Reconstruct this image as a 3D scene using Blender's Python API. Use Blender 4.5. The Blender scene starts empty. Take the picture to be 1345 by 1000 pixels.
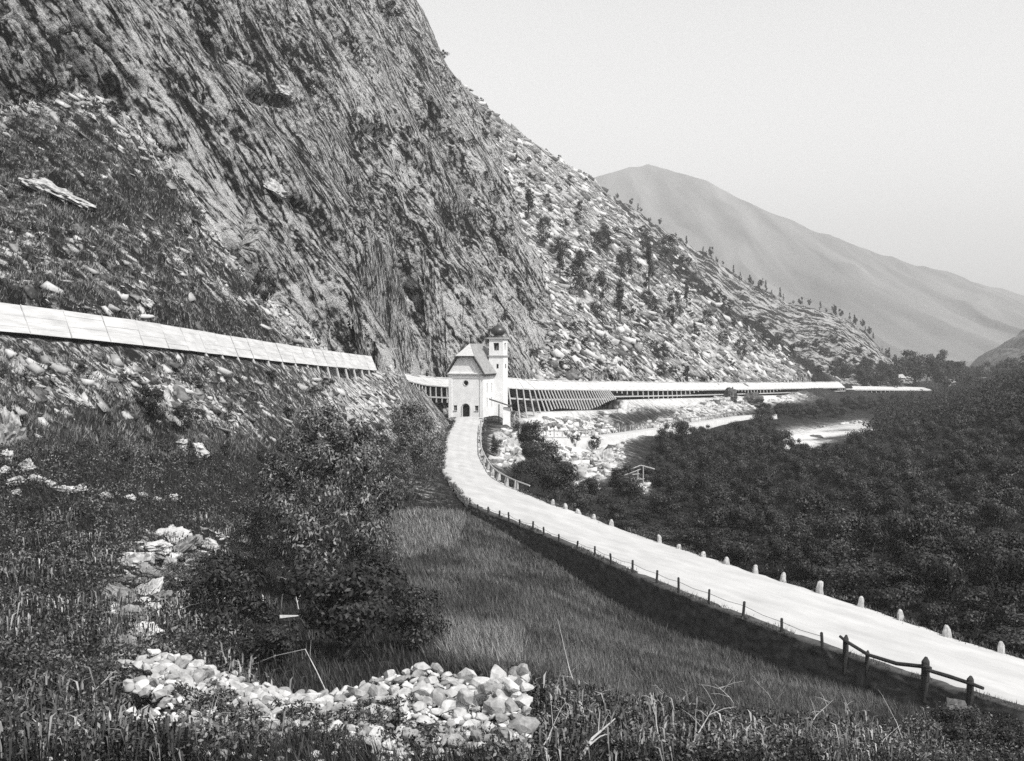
import bpy, math, random
import numpy as np
from mathutils import Vector, Matrix

# ------------------------------------------------------------------ camera, sky, sun, exposure
S = bpy.context.scene
COL = S.collection
F = 1623.0                      # focal length of the plate camera, in pixels of the 1345 px wide photograph
CX, HY, CZ = 672.5, 455.0, 20.0 # principal column, horizon row, camera height
cam_d = bpy.data.cameras.new('camera')
cam_d.sensor_width = 36.0
cam_d.lens = 36.0 * F / 1345.0
cam_d.shift_y = -(500.0 - HY) / 1345.0      # front standard dropped a little
cam_d.clip_start = 0.1
cam_d.clip_end = 20000
cam = bpy.data.objects.new('camera', cam_d)
cam.location = (0, 0, CZ)
cam.rotation_euler = (math.radians(90), 0, 0)
COL.objects.link(cam)
S.camera = cam

SUN_AZ = Vector((0.62, -0.78, 0)).normalized()
SUN_EL = math.radians(51)
to_sun = Vector((SUN_AZ.x * math.cos(SUN_EL), SUN_AZ.y * math.cos(SUN_EL), math.sin(SUN_EL)))
sun_d = bpy.data.lights.new('sun', 'SUN')
sun_d.energy = 3.6
sun_d.angle = math.radians(0.5)
sun_d.color = (1.0, 0.985, 0.96)
sun = bpy.data.objects.new('sun', sun_d)
sun.rotation_euler = (-to_sun).to_track_quat('-Z', 'Y').to_euler()
sun.location = (60, -60, 120)
COL.objects.link(sun)

W = bpy.data.worlds.new('World')
S.world = W
W.use_nodes = True
wn, wl = W.node_tree.nodes, W.node_tree.links
wn.clear()
sky = wn.new('ShaderNodeTexSky')
sky.sky_type = 'NISHITA'
sky.sun_disc = False
sky.sun_elevation = SUN_EL
sky.sun_rotation = math.atan2(SUN_AZ.x, SUN_AZ.y)
sky.altitude = 600
sky.air_density = 1.0
sky.dust_density = 2.0
bw = wn.new('ShaderNodeSeparateColor')       # an old plate sees blue light only, and has no colour
bg = wn.new('ShaderNodeBackground')
bg.inputs['Strength'].default_value = 0.12
wo = wn.new('ShaderNodeOutputWorld')
wl.new(sky.outputs[0], bw.inputs[0]); wl.new(bw.outputs['Blue'], bg.inputs[0]); wl.new(bg.outputs[0], wo.inputs[0])

S.view_settings.view_transform = 'Standard'
S.view_settings.look = 'None'
S.view_settings.exposure = 0.80
S.view_settings.gamma = 1.0
S.view_settings.use_curve_mapping = False
S.render.engine = 'CYCLES'
S.cycles.max_bounces = 4
S.cycles.diffuse_bounces = 2
S.cycles.glossy_bounces = 2
S.cycles.transmission_bounces = 2
S.cycles.transparent_max_bounces = 8
S.cycles.volume_bounces = 0
S.cycles.use_adaptive_sampling = False
S.cycles.use_denoising = False

RNG = np.random.default_rng(11)
random.seed(5)

# ------------------------------------------------------------------ noise
_T = RNG.random(1 << 16).astype(np.float32)
def _h(ix, iy, iz):
    n = (ix * 73856093) ^ (iy * 19349663) ^ (iz * 83492791)
    n = (n ^ (n >> 13)) * 1274126177
    return (n ^ (n >> 16)) & 0xFFFF
def vnoise(x, y, z):
    """value noise in -1..1"""
    x = np.asarray(x, np.float64); y = np.asarray(y, np.float64); z = np.asarray(z, np.float64)
    fx, fy, fz = np.floor(x), np.floor(y), np.floor(z)
    ix, iy, iz = fx.astype(np.int64), fy.astype(np.int64), fz.astype(np.int64)
    ux, uy, uz = x - fx, y - fy, z - fz
    ux = ux * ux * (3 - 2 * ux); uy = uy * uy * (3 - 2 * uy); uz = uz * uz * (3 - 2 * uz)
    r = 0
    for a in (0, 1):
        wx = ux if a else 1 - ux
        for b in (0, 1):
            wy = uy if b else 1 - uy
            for c in (0, 1):
                wz = uz if c else 1 - uz
                r = r + wx * wy * wz * _T[_h(ix + a, iy + b, iz + c)]
    return r * 2 - 1
def fbm(x, y, z, oct=4, gain=0.5):
    r, a, t = 0, 1.0, 0.0
    for i in range(oct):
        r = r + a * vnoise(x + 17.3 * i, y + 5.1 * i, z - 9.7 * i); t += a
        a *= gain; x, y, z = x * 2.03, y * 2.03, z * 2.03
    return r / t
def facet(x, y, z):
    """broken-rock noise: each cell of a cellular pattern is a tilted plane"""
    fx, fy, fz = np.floor(x), np.floor(y), np.floor(z)
    ix, iy, iz = fx.astype(np.int64), fy.astype(np.int64), fz.astype(np.int64)
    best = np.full(np.shape(x), 9e9); val = np.zeros(np.shape(x))
    for a in (-1, 0, 1):
        for b in (-1, 0, 1):
            for c in (-1, 0, 1):
                h = _h(ix + a, iy + b, iz + c)
                px = fx + a + _T[h]; py = fy + b + _T[(h + 7919) & 0xFFFF]; pz = fz + c + _T[(h + 104729) & 0xFFFF]
                dx, dy, dz = x - px, y - py, z - pz
                d = dx * dx + dy * dy + dz * dz
                g = (_T[(h + 31) & 0xFFFF] - .5) * dx * 2 + (_T[(h + 77) & 0xFFFF] - .5) * dy * 2 + (_T[(h + 131) & 0xFFFF] - .5) * dz * 2 + (_T[(h + 997) & 0xFFFF] - .5)
                m = d < best
                best = np.where(m, d, best); val = np.where(m, g, val)
    return val
def smooth(a, b, x):
    t = np.clip((x - a) / (b - a), 0, 1)
    return t * t * (3 - 2 * t)
def inpoly(px, py, poly):
    px, py = np.asarray(px), np.asarray(py)
    r = np.zeros(px.shape, bool); n = len(poly); j = n - 1
    for i in range(n):
        xi, yi = poly[i]; xj, yj = poly[j]
        if yi != yj:
            r ^= ((yi > py) != (yj > py)) & (px < (xj - xi) * (py - yi) / (yj - yi) + xi)
        j = i
    return r

# ------------------------------------------------------------------ survey: where a sight line of the camera lies at a distance
def at(px, py, d):
    return np.array([(px - CX) / F * d, d, CZ - (py - HY) / F * d])
def pxz(px, d, z):
    return (px, d, HY + F * (CZ - z) / d)

# ------------------------------------------------------------------ materials
def principled(name, col=(.5, .5, .5), rough=.85, spec=.25):
    m = bpy.data.materials.new(name)
    m.use_nodes = True
    b = m.node_tree.nodes['Principled BSDF']
    if not isinstance(col, tuple): col = (col, col, col)
    b.inputs['Base Color'].default_value = (*col, 1)
    b.inputs['Roughness'].default_value = rough
    b.inputs['Specular IOR Level'].default_value = spec
    return m, m.node_tree.nodes, m.node_tree.links, b
def ramp(nodes, stops):
    r = nodes.new('ShaderNodeValToRGB')
    e = r.color_ramp.elements
    while len(e) < len(stops): e.new(0.5)
    for k, (p, v) in enumerate(stops):
        e[k].position = p
        c = v if isinstance(v, tuple) else (v, v, v)
        e[k].color = (*c, 1)
    return r
def math_node(nodes, links, op, a, b=None):
    n = nodes.new('ShaderNodeMath'); n.operation = op
    for k, v in ((0, a), (1, b)):
        if v is None: continue
        if isinstance(v, (int, float)): n.inputs[k].default_value = v
        else: links.new(v, n.inputs[k])
    return n.outputs[0]
def axes(L):
    L = Vector(L).normalized()
    A = L.cross(Vector((0, 0, 1)))
    if A.length < .1: A = L.cross(Vector((0, 1, 0)))
    A.normalize(); B = L.cross(A).normalized()
    return L, A, B
def grain_coords(nodes, links, L, sl, sc):
    """coordinates stretched along the direction L (metres -> noise cells)"""
    geo = nodes.new('ShaderNodeNewGeometry')
    comb = nodes.new('ShaderNodeCombineXYZ')
    for k, (v, s) in enumerate(zip(axes(L), (sl, sc, sc))):
        d = nodes.new('ShaderNodeVectorMath'); d.operation = 'DOT_PRODUCT'
        links.new(geo.outputs['Position'], d.inputs[0]); d.inputs[1].default_value = v * s
        links.new(d.outputs['Value'], comb.inputs[k])
    return comb.outputs[0]
def noise_node(nodes, links, vec, scale, detail=6, rough=.6, dist=0.0):
    n = nodes.new('ShaderNodeTexNoise')
    n.inputs['Scale'].default_value = scale; n.inputs['Detail'].default_value = detail
    n.inputs['Roughness'].default_value = rough; n.inputs['Distortion'].default_value = dist
    if vec is not None: links.new(vec, n.inputs['Vector'])
    return n.outputs['Fac']
def ground_material(name, L, sl, sc, stops, amp1=1.0, amp2=.7, bump=.4, bdist=.3, joints=None):
    m, n, l, b = principled(name, .2, .95, .1)
    att = n.new('ShaderNodeAttribute'); att.attribute_name = 'tone'
    v = grain_coords(n, l, L, sl, sc)
    n1 = noise_node(n, l, v, 1.0, 8, .68, .4)
    geo = n.new('ShaderNodeNewGeometry')
    n2 = noise_node(n, l, geo.outputs['Position'], 1.3, 8, .72)
    a = math_node(n, l, 'MULTIPLY', math_node(n, l, 'SUBTRACT', n1, .5), amp1 * 2)
    c = math_node(n, l, 'MULTIPLY', math_node(n, l, 'SUBTRACT', n2, .5), amp2 * 2)
    t = math_node(n, l, 'ADD', math_node(n, l, 'ADD', a, c), att.outputs['Fac'])
    if joints:
        n3 = noise_node(n, l, v, joints[0], 4, .55, .2)
        n4 = noise_node(n, l, v, joints[1], 3, .5, .2)
        for nn, wd in ((n3, .035), (n4, .03)):
            j = math_node(n, l, 'ABSOLUTE', math_node(n, l, 'SUBTRACT', nn, .5))
            mr = n.new('ShaderNodeMapRange'); mr.inputs['From Min'].default_value = 0; mr.inputs['From Max'].default_value = wd
            mr.inputs['To Min'].default_value = -.4; mr.inputs['To Max'].default_value = 0
            l.new(j, mr.inputs['Value']); t = math_node(n, l, 'ADD', t, mr.outputs[0])
    r = ramp(n, stops); l.new(t, r.inputs[0]); l.new(r.outputs[0], b.inputs['Base Color'])
    bp = n.new('ShaderNodeBump'); bp.inputs['Strength'].default_value = bump; bp.inputs['Distance'].default_value = bdist
    l.new(math_node(n, l, 'ADD', n1, n2), bp.inputs['Height']); l.new(bp.outputs[0], b.inputs['Normal'])
    return m
def plain_material(name, lo, hi, scale=2.0, rough=.85, spec=.2, bump=0.0, stretch=None, detail=5, island=False):
    m, n, l, b = principled(name, hi, rough, spec)
    if stretch: vec = grain_coords(n, l, *stretch)
    else: vec = n.new('ShaderNodeNewGeometry').outputs['Position']
    f = noise_node(n, l, vec, scale, detail, .65)
    if island:
        g = n.new('ShaderNodeNewGeometry')
        f = math_node(n, l, 'ADD', math_node(n, l, 'MULTIPLY', f, .5), math_node(n, l, 'MULTIPLY', g.outputs['Random Per Island'], .5))
    r = ramp(n, [(.3, lo), (.7, hi)]); l.new(f, r.inputs[0]); l.new(r.outputs[0], b.inputs['Base Color'])
    if bump:
        bp = n.new('ShaderNodeBump'); bp.inputs['Strength'].default_value = bump; bp.inputs['Distance'].default_value = .05
        l.new(f, bp.inputs['Height']); l.new(bp.outputs[0], b.inputs['Normal'])
    return m
def leaf_material(name, lo, hi, rough=.45, spec=.5, patch=0.0):
    """every leaf its own lightness; patch > 0: stands of lighter and darker plants, cells per metre"""
    m, n, l, b = principled(name, hi, rough, spec)
    g = n.new('ShaderNodeNewGeometry')
    f = g.outputs['Random Per Island']
    if patch:
        p = noise_node(n, l, g.outputs['Position'], patch, 4, .6)
        f = math_node(n, l, 'ADD', f, math_node(n, l, 'MULTIPLY', math_node(n, l, 'SUBTRACT', p, .5), 2.4))
    r = ramp(n, [(0, lo), (.6, lo + (hi - lo) * .25), (1, hi)]); l.new(f, r.inputs[0])
    l.new(r.outputs[0], b.inputs['Base Color'])
    return m

# ------------------------------------------------------------------ objects
def link(o, parent=None):
    COL.objects.link(o)
    if parent is not None: o.parent = parent
    return o
def tag(o, label=None, cat=None, group=None, kind=None):
    if label: o['label'] = label
    if cat: o['category'] = cat
    if group: o['group'] = group
    if kind: o['kind'] = kind
    return o
def empty(name, loc=(0, 0, 0), rz=0.0):
    o = bpy.data.objects.new(name, None)
    o.empty_display_size = .5
    o.location = loc; o.rotation_euler = (0, 0, rz)
    return link(o)
def np_mesh(name, V, faces, mat, smooth_shade=False):
    """faces: (n,3) or (n,4) array"""
    me = bpy.data.meshes.new(name)
    V = np.asarray(V, np.float32); faces = np.asarray(faces, np.int32)
    k = faces.shape[1]
    me.vertices.add(len(V)); me.vertices.foreach_set('co', V.ravel())
    me.loops.add(faces.size); me.loops.foreach_set('vertex_index', faces.ravel())
    me.polygons.add(len(faces))
    me.polygons.foreach_set('loop_start', np.arange(0, faces.size, k, dtype=np.int32))
    if smooth_shade: me.polygons.foreach_set('use_smooth', np.ones(len(faces), bool))
    me.update(calc_edges=True)
    if mat: me.materials.append(mat)
    return me
class MB:
    """collects shapes, then links them as one mesh object"""
    def __init__(s): s.v = []; s.f = []
    def add(s, vs, fs, M=None):
        o = len(s.v)
        s.v += [tuple(M @ Vector(v)) if M is not None else tuple(v) for v in vs]
        s.f += [tuple(i + o for i in f) for f in fs]
        return s
    def hexa(s, p):
        return s.add(p, [(0, 3, 2, 1), (4, 5, 6, 7), (0, 1, 5, 4), (1, 2, 6, 5), (2, 3, 7, 6), (3, 0, 4, 7)])
    def box(s, c, size, M=None):
        x, y, z = (k / 2 for k in size)
        p = [(c[0] + a * x, c[1] + b * y, c[2] + d * z) for d in (-1, 1) for a, b in ((-1, -1), (1, -1), (1, 1), (-1, 1))]
        return s.add(p, [(0, 3, 2, 1), (4, 5, 6, 7), (0, 1, 5, 4), (1, 2, 6, 5), (2, 3, 7, 6), (3, 0, 4, 7)], M)
    def tube(s, pts, rad, seg=6):
        pts = [Vector(p) for p in pts]
        if not isinstance(rad, (list, tuple)): rad = [rad] * len(pts)
        rings = []
        for i, p in enumerate(pts):
            d = (pts[min(i + 1, len(pts) - 1)] - pts[max(i - 1, 0)]).normalized()
            a = d.orthogonal().normalized() if i == 0 else (ref - d * ref.dot(d)).normalized()
            ref = a; b = d.cross(a)
            rings.append([p + (a * math.cos(2 * math.pi * k / seg) + b * math.sin(2 * math.pi * k / seg)) * rad[i] for k in range(seg)])
        vs = [v for r in rings for v in r]
        fs = [(i * seg + k, i * seg + (k + 1) % seg, (i + 1) * seg + (k + 1) % seg, (i + 1) * seg + k) for i in range(len(pts) - 1) for k in range(seg)]
        fs += [tuple(reversed(range(seg))), tuple((len(pts) - 1) * seg + k for k in range(seg))]
        return s.add(vs, fs)
    def lathe(s, prof, c, seg=16):
        vs = [(c[0] + r * math.cos(2 * math.pi * k / seg), c[1] + r * math.sin(2 * math.pi * k / seg), c[2] + z) for r, z in prof for k in range(seg)]
        n = len(prof)
        fs = [(i * seg + k, i * seg + (k + 1) % seg, (i + 1) * seg + (k + 1) % seg, (i + 1) * seg + k) for i in range(n - 1) for k in range(seg)]
        fs += [tuple(reversed(range(seg))), tuple((n - 1) * seg + k for k in range(seg))]
        return s.add(vs, fs)
    def prism(s, poly, a, b):
        """polygon of 3-D points swept by the vector b-a"""
        n = len(poly); d = Vector(b) - Vector(a)
        vs = [Vector(p) for p in poly] + [Vector(p) + d for p in poly]
        fs = [tuple(reversed(range(n))), tuple(range(n, 2 * n))] + [(i, (i + 1) % n, n + (i + 1) % n, n + i) for i in range(n)]
        return s.add(vs, fs)
    def mesh(s, name, mat, shade=False):
        me = bpy.data.meshes.new(name)
        me.from_pydata(s.v, [], s.f)
        if mat: me.materials.append(mat)
        if shade:
            me.polygons.foreach_set('use_smooth', np.ones(len(me.polygons), bool))
        me.update()
        return me
    def build(s, name, mat, parent=None, shade=False):
        return link(bpy.data.objects.new(name, s.mesh(name, mat, shade)), parent)
def copy_tree(o, parent=None):
    c = o.copy(); COL.objects.link(c)
    if parent is not None: c.parent = parent
    for ch in list(o.children): copy_tree(ch, c)
    return c

# ------------------------------------------------------------------ terrain survey points (photo column, distance in m, photo row or height)
GAL_L = [(-300, 62, 412), (0, 80, 437), (100, 87, 447), (200, 95, 457), (310, 115, 470), (400, 135, 480), (495, 170, 488)]
GAL_M = [(515, 188, 494), (560, 222, 505), (600, 240, 508), (668, 243, 508)]
GAL_R = [(668, 243, 509), (700, 245, 511), (780, 275, 512), (900, 350, 512), (1000, 440, 511), (1110, 560, 509)]
CTRL = []
def C(*rows):
    for r in rows: CTRL.append(r)
def CZs(*rows):
    for px, d, z in rows: CTRL.append(pxz(px, d, z))
for px in (-450, 0, 450, 900, 1345, 1800):
    CZs((px, 3, 18.2), (px, 6, 16.8), (px, 10, 14.4))
CZs((-450, 18, 15), (0, 18, 12.4), (450, 18, 11.6), (900, 18, 10.6), (1345, 18, 9.8), (1800, 18, 9.0))
CZs((-450, 30, 14.5), (0, 30, 11.0), (400, 30, 10.4), (700, 30, 10.1), (1000, 30, 9.2), (1345, 30, 7.6), (1800, 30, 6))
CZs((-450, 42, 16), (0, 42, 10.8), (250, 42, 10.0), (430, 42, 9.0), (700, 45, 8.8), (1000, 45, 6.9), (1345, 45, 4.6), (1800, 42, 3.6))
C((0, 62, 640), (200, 60, 705), (700, 62, 800)); CZs((430, 60, 7.4), (-400, 55, 19), (900, 60, 4.7))
CZs((1250, 56, 2.9), (1150, 61.5, 2.4), (1030, 67.5, 2.0), (900, 75.5, 1.9), (790, 85.5, 2.2), (690, 102.5, 3.1), (640, 111.5, 3.9))
CZs((1700, 52, 2.5), (1345, 75, 1.2), (1130, 90, 1.2), (950, 105, 1.2), (800, 125, 1.2), (725, 142, 1.6), (680, 170, 2.0), (700, 190, 1.0))
C(*GAL_L); C((520, 172, 497), (555, 200, 516), (578, 204, 540), (592, 206, 552))
C((0, 71, 520), (200, 86, 560), (200, 72, 640), (400, 122, 540), (400, 96, 640), (520, 160, 545), (552, 142, 612), (505, 116, 662), (520, 90, 722), (400, 74, 765), (610, 100, 705), (600, 80, 752))
C((575, 165, 590), (585, 185, 572))
CZs((612, 214, 7.7), (660, 214, 7.4), (600, 228, 8.2), (650, 230, 8.0), (600, 150, 5.1), (617, 175, 5.7))
C((560, 225, 507), (600, 243, 505), (650, 246, 512))
C((720, 243, 548), (780, 266, 545), (720, 266, 499), (670, 242, 545), (850, 318, 519), (900, 352, 516), (1000, 442, 515), (1110, 562, 513), (1180, 640, 514))
C((750, 237, 578), (850, 272, 566), (970, 345, 548), (700, 226, 577), (685, 212, 570))
C((760, 205, 622), (800, 228, 600), (780, 240, 590), (1000, 300, 575), (1060, 330, 575), (1120, 345, 572), (1060, 300, 595), (1140, 400, 553))
CZs((1000, 180, -3), (900, 150, -1.5), (1345, 150, 1.0), (1150, 220, -3), (1345, 250, 5.0), (1345, 400, 8), (1250, 300, 0.5), (1150, 450, -5), (1210, 600, -6), (1345, 700, 7), (1250, 1000, -6), (1700, 150, 6), (1700, 250, 16), (1700, 400, 28), (1700, 700, 40))
# slope above the galleries
C((0, 157, 0), (100, 127, 180), (280, 134, 350), (360, 150, 400), (430, 175, 440), (500, 212, 470), (0, 100, 320), (60, 110, 260))
CZs((0, 250, 140), (-400, 100, 52), (-400, 160, 100), (300, 250, 80), (500, 300, 60), (600, 350, 55))
C((640, 280, 470), (700, 300, 440), (780, 285, 500), (780, 400, 359), (780, 500, 290), (780, 600, 236))
C((900, 365, 500), (900, 450, 415), (900, 520, 362), (900, 570, 330), (1000, 460, 503), (1000, 520, 462), (1000, 570, 425), (1110, 580, 503), (1085, 560, 494), (1060, 565, 475))
C((700, 450, 257), (700, 588, 187), (640, 590, 146), (560, 600, 80))
CZs((640, 720, 118), (560, 750, 140), (780, 720, 86), (900, 680, 40), (1000, 680, 5), (1110, 640, -2), (780, 1000, 20), (600, 1000, 90), (1000, 1000, -6), (300, 1000, 200), (0, 600, 220))
C((1250, 700, 512), (1150, 700, 508))
CT = np.array(CTRL, float)
def tps_fit(x, y, v, lam):
    n = len(x)
    r = np.hypot(x[:, None] - x[None], y[:, None] - y[None])
    K = np.where(r > 0, r * r * np.log(r + 1e-12), 0) + lam * np.eye(n)
    P = np.c_[np.ones(n), x, y]
    A = np.zeros((n + 3, n + 3)); A[:n, :n] = K; A[:n, n:] = P; A[n:, :n] = P.T
    return np.linalg.solve(A, np.r_[v, 0, 0, 0])
def tps_eval(w, cx, cy, x, y):
    out = w[-3] + w[-2] * x + w[-1] * y
    for k in range(len(cx)):
        r2 = (x - cx[k]) ** 2 + (y - cy[k]) ** 2
        out = out + w[k] * .5 * r2 * np.log(r2 + 1e-12)
    return out
tcx, tcy = CT[:, 0] / 300, np.log(CT[:, 1])
tw = tps_fit(tcx, tcy, CT[:, 2], 1e-4)
GX = np.arange(-460, 1821, 12.0); GD = np.arange(math.log(2.5), math.log(1010), .014)
gx, gd = np.meshgrid(GX / 300, GD, indexing='ij')
GPY = tps_eval(tw, tcx, tcy, gx, gd)
def base_row(px, ld):
    a = np.clip((px - GX[0]) / 12.0, 0, len(GX) - 1.001); b = np.clip((ld - GD[0]) / .014, 0, len(GD) - 1.001)
    i, j = a.astype(int), b.astype(int); u, v = a - i, b - j
    return (GPY[i, j] * (1 - u) + GPY[i + 1, j] * u) * (1 - v) + (GPY[i, j + 1] * (1 - u) + GPY[i + 1, j + 1] * u) * v

# ------------------------------------------------------------------ the road in plan
RL = np.array([(33.5, 38), (27.8, 47), (22.8, 55), (17.7, 64), (11, 79), (3, 103), (-4.0, 118), (-8, 143), (-9.5, 170), (-10.0, 190), (-9.8, 214)])
RR = np.array([(52, 38), (41, 47), (33, 55), (26, 63), (21.4, 76), (15.4, 90), (8.5, 108), (2.1, 123), (-1.9, 137), (-3.9, 160), (-4.5, 180), (-4.9, 200), (-5.0, 214)])
RZ = np.array([(38, 3.8), (50, 3.9), (64, 3.95), (79, 4.2), (103, 4.35), (118, 4.86), (143, 5.4), (160, 5.75), (185, 6.4), (200, 7.05), (214, 7.8)])
def _sm(y, P, c):
    f = lambda t: np.interp(t, P[:, 1 - c] if c == 0 else P[:, 0], P[:, c] if c == 0 else P[:, 1])
    return sum(f(y + k) for k in (-5, -2.5, 0, 2.5, 5)) / 5
def road_left(y): return _sm(np.asarray(y, float), RL, 0)
def road_right(y): return _sm(np.asarray(y, float), RR, 0)
def road_z(y): return _sm(np.asarray(y, float), RZ, 1)

# ------------------------------------------------------------------ the rock buttress: a wall of two big faces
def cliff_z(X, Y):
    wob = .9 * np.sin(Y / 12.5 + .4 + X / 30) + .5 * np.sin(Y / 5.7 + 1.3 - X / 13)
    s1_ = (X + 32) * -.966 + (Y - 134) * .258
    wob = wob + .9 * np.sin(Y / 11.5 + s1_ / 2.6) * smooth(1, 8, s1_)
    s = (X + 32) * -.966 + (Y - 134) * .258 + wob - .55 * np.maximum(0, 150 - Y)
    foot = np.interp(Y, [100, 134, 150, 215, 245], [36, 29, 25, 18, 15])
    front = foot + np.where(s > 0, 1.95 * s, 3.0 * s)
    back = np.minimum(77 - 1.88 * (X + 4.3) - 1.1 * (Y - 361), 77 - 6.07 * (X + 4.3) - 1.0 * (Y - 361)) + 2 * wob
    toe = 14 + 2.4 * ((X + 4) * -.8 + (Y - 240) * .6 + wob)
    return np.minimum(np.minimum(front, back), 240)

# columns of the terrain sheet, rows placed where the sheet is seen
inner = np.arange(-24, 1370, 1.6)
PXC = np.r_[np.arange(-450, -24, 9.0), inner, np.arange(1376, 1810, 9.0)]
NC, NR, NO = len(PXC), 800, 2600
LD = np.linspace(math.log(2.6), math.log(1000), NO)
Dov = np.exp(LD)
U = (PXC - CX) / F
PYo = base_row(np.repeat(PXC[:, None], NO, 1), np.repeat(LD[None], NC, 0))
Zo = CZ - (PYo - HY) / F * Dov[None]
Xo = U[:, None] * Dov[None]
Yo = np.repeat(Dov[None], NC, 0)
Zc = cliff_z(Xo, Yo)
isC = (Yo > 105) & (Yo < 520) & (Zc > Zo)
Zo = np.where(isC, Zc, Zo)
# cut the hillside back above the road, keep the ground under the road's own body
zl, xl, xr = road_z(Yo), road_left(Yo), road_right(Yo)
onr = (Yo > 36) & (Yo < 213)
Zo = np.where(onr & (Xo > xl - .6) & (Xo < xr + .6), np.minimum(Zo, zl - .35), Zo)
Zo = np.where(onr & (Xo <= xl - .6) & (Yo > 116), np.minimum(Zo, zl - .1 + np.maximum(0, xl - .6 - Xo) * 1.3 + .3 * np.maximum(0, xl - 4 - Xo) ** 2), Zo)
Zo = np.where(onr & (Xo >= xr + .6) & (Xo < xr + 8), np.minimum(Zo, zl - .5 - .12 * (Xo - xr) + .3 * np.maximum(0, Xo - xr - 3) ** 2), Zo)
yd = np.hypot(np.maximum(0, np.abs(Xo + 6.6) - 6.0), np.maximum(0, np.abs(Yo - 221) - 12))
Zo = np.where(yd < 30, np.minimum(Zo, 7.55 + 1.25 * np.maximum(0, yd - .4) + .35 * np.maximum(0, yd - 2) ** 2), Zo)
PYo = HY - F * (Zo - CZ) / Dov[None]
vis = PYo <= np.minimum.accumulate(PYo, axis=1) + 12
wgt = np.where(vis & (PYo < 1060) & (PYo > -60), 1.0, np.where((PYo < 1060) & (PYo > -60), .4, .08))
step = np.hypot(np.diff(PYo, axis=1), 110 * np.diff(LD)[None]) * .5 * (wgt[:, 1:] + wgt[:, :-1])
cum = np.c_[np.zeros(NC), np.cumsum(step, 1)]
cum /= cum[:, -1:]
ker = 9
pad = np.pad(cum, ((ker, ker), (0, 0)), mode='edge')
cs = np.cumsum(np.pad(pad, ((1, 0), (0, 0))), axis=0)
cum = (cs[2 * ker + 1:] - cs[:-2 * ker - 1]) / (2 * ker + 1)
tt = np.linspace(0, 1, NR)
TY = np.empty((NC, NR)); TZ = np.empty((NC, NR)); TC = np.empty((NC, NR))
for i in range(NC):
    ld = np.interp(tt, cum[i], LD)
    TY[i] = np.exp(ld); TZ[i] = np.interp(ld, LD, Zo[i]); TC[i] = np.interp(ld, LD, isC[i].astype(float))
TX = U[:, None] * TY
def ground(x, y):
    """height of the undisturbed ground"""
    px = CX + F * x / y
    i = int(np.clip(np.searchsorted(PXC, px), 1, NC - 1))
    w = (px - PXC[i - 1]) / (PXC[i] - PXC[i - 1])
    return float(np.interp(y, TY[i - 1], TZ[i - 1]) * (1 - w) + np.interp(y, TY[i], TZ[i]) * w)

def grid_normals(X, Y, Z):
    P = np.stack([X, Y, Z], -1)
    a = np.gradient(P, axis=0); b = np.gradient(P, axis=1)
    n = np.cross(a, b); n /= np.linalg.norm(n, axis=-1, keepdims=True) + 1e-12
    return np.where(n[..., 2:] < 0, -n, n)
N0 = grid_normals(TX, TY, TZ)
PPX = CX + F * TX / TY; PPY = HY - F * (TZ - CZ) / TY

# kinds of ground
cl = TC > .5
abv = np.interp(PPX, [-300, 0, 100, 200, 310, 400, 495, 560, 700, 1110, 1240], [412, 437, 447, 457, 470, 480, 488, 503, 503, 503, 506])
up = (PPY < abv + 2) & (TY > 60)
talus = up & ~cl & (PPX > 560) & (PPX < 1112) & (TY > 235)
slope_hi = up & ~cl & ~talus & (TY < 300)
ZONE = np.zeros(TX.shape, int)                          # 0 valley floor
ZONE[(~up) & (PPX < 640) & (TY < 240)] = 3              # left hillside below the gallery
meadow_poly = [(505, 655), (560, 640), (612, 655), (700, 700), (900, 795), (1100, 870), (1250, 935), (1180, 965), (880, 945), (690, 905), (560, 870), (545, 780), (505, 720)]
ZONE[(~up) & (TY < road_left(TY).clip(-99, 99) * 0 + 116) & (TX < road_left(TY) + .4) & inpoly(PPX, PPY, meadow_poly)] = 4
ZONE[(ZONE == 0) & (TX < road_left(TY) + .4) & (TY < 118)] = 3
ZONE[slope_hi] = 2
ZONE[talus] = 1
ZONE[cl] = 5

def stretched(L, sl, sc):
    l, a, b = axes(L)
    return ((TX * l.x + TY * l.y + TZ * l.z) * sl, (TX * a.x + TY * a.y + TZ * a.z) * sc, (TX * b.x + TY * b.y + TZ * b.z) * sc)
L_CLIFF, L_TALUS, L_HILL = (.55, .25, -.83), (.72, -.35, -.58), (.80, -.30, -.52)
def box(a, r):
    for ax in (0, 1):
        p = np.pad(a, [(r + 1, r) if k == ax else (0, 0) for k in (0, 1)], mode='edge')
        c = np.cumsum(p, axis=ax)
        hi = [slice(None)] * 2; lo = [slice(None)] * 2
        hi[ax] = slice(2 * r + 1, None); lo[ax] = slice(None, -2 * r - 1)
        a = (c[tuple(hi)] - c[tuple(lo)]) / (2 * r + 1)
    return a
disp = np.zeros(TX.shape)
def on(mask, fn):
    return fn(mask)
def masked(mask, L, sl, sc):
    l, a, b = axes(L); x, y, z = TX[mask], TY[mask], TZ[mask]
    return ((x * l.x + y * l.y + z * l.z) * sl, (x * a.x + y * a.y + z * a.z) * sc, (x * b.x + y * b.y + z * b.z) * sc)
_P = np.stack([TX, TY, TZ], -1)
SP = np.maximum(np.linalg.norm(np.gradient(_P, axis=0), axis=-1), np.linalg.norm(np.gradient(_P, axis=1), axis=-1))
SP = box(SP, 3)
def relief(m, L, sl, sc, amp):
    """broken relief, left out where the sheet is too coarse to carry it"""
    return amp * facet(*masked(m, L, sl, sc)) * smooth(.9, 2.6, 1 / sc / SP[m])
m = ZONE == 5
d5 = relief(m, L_CLIFF, 1 / 26, 1 / 8.5, 2.6)
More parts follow.
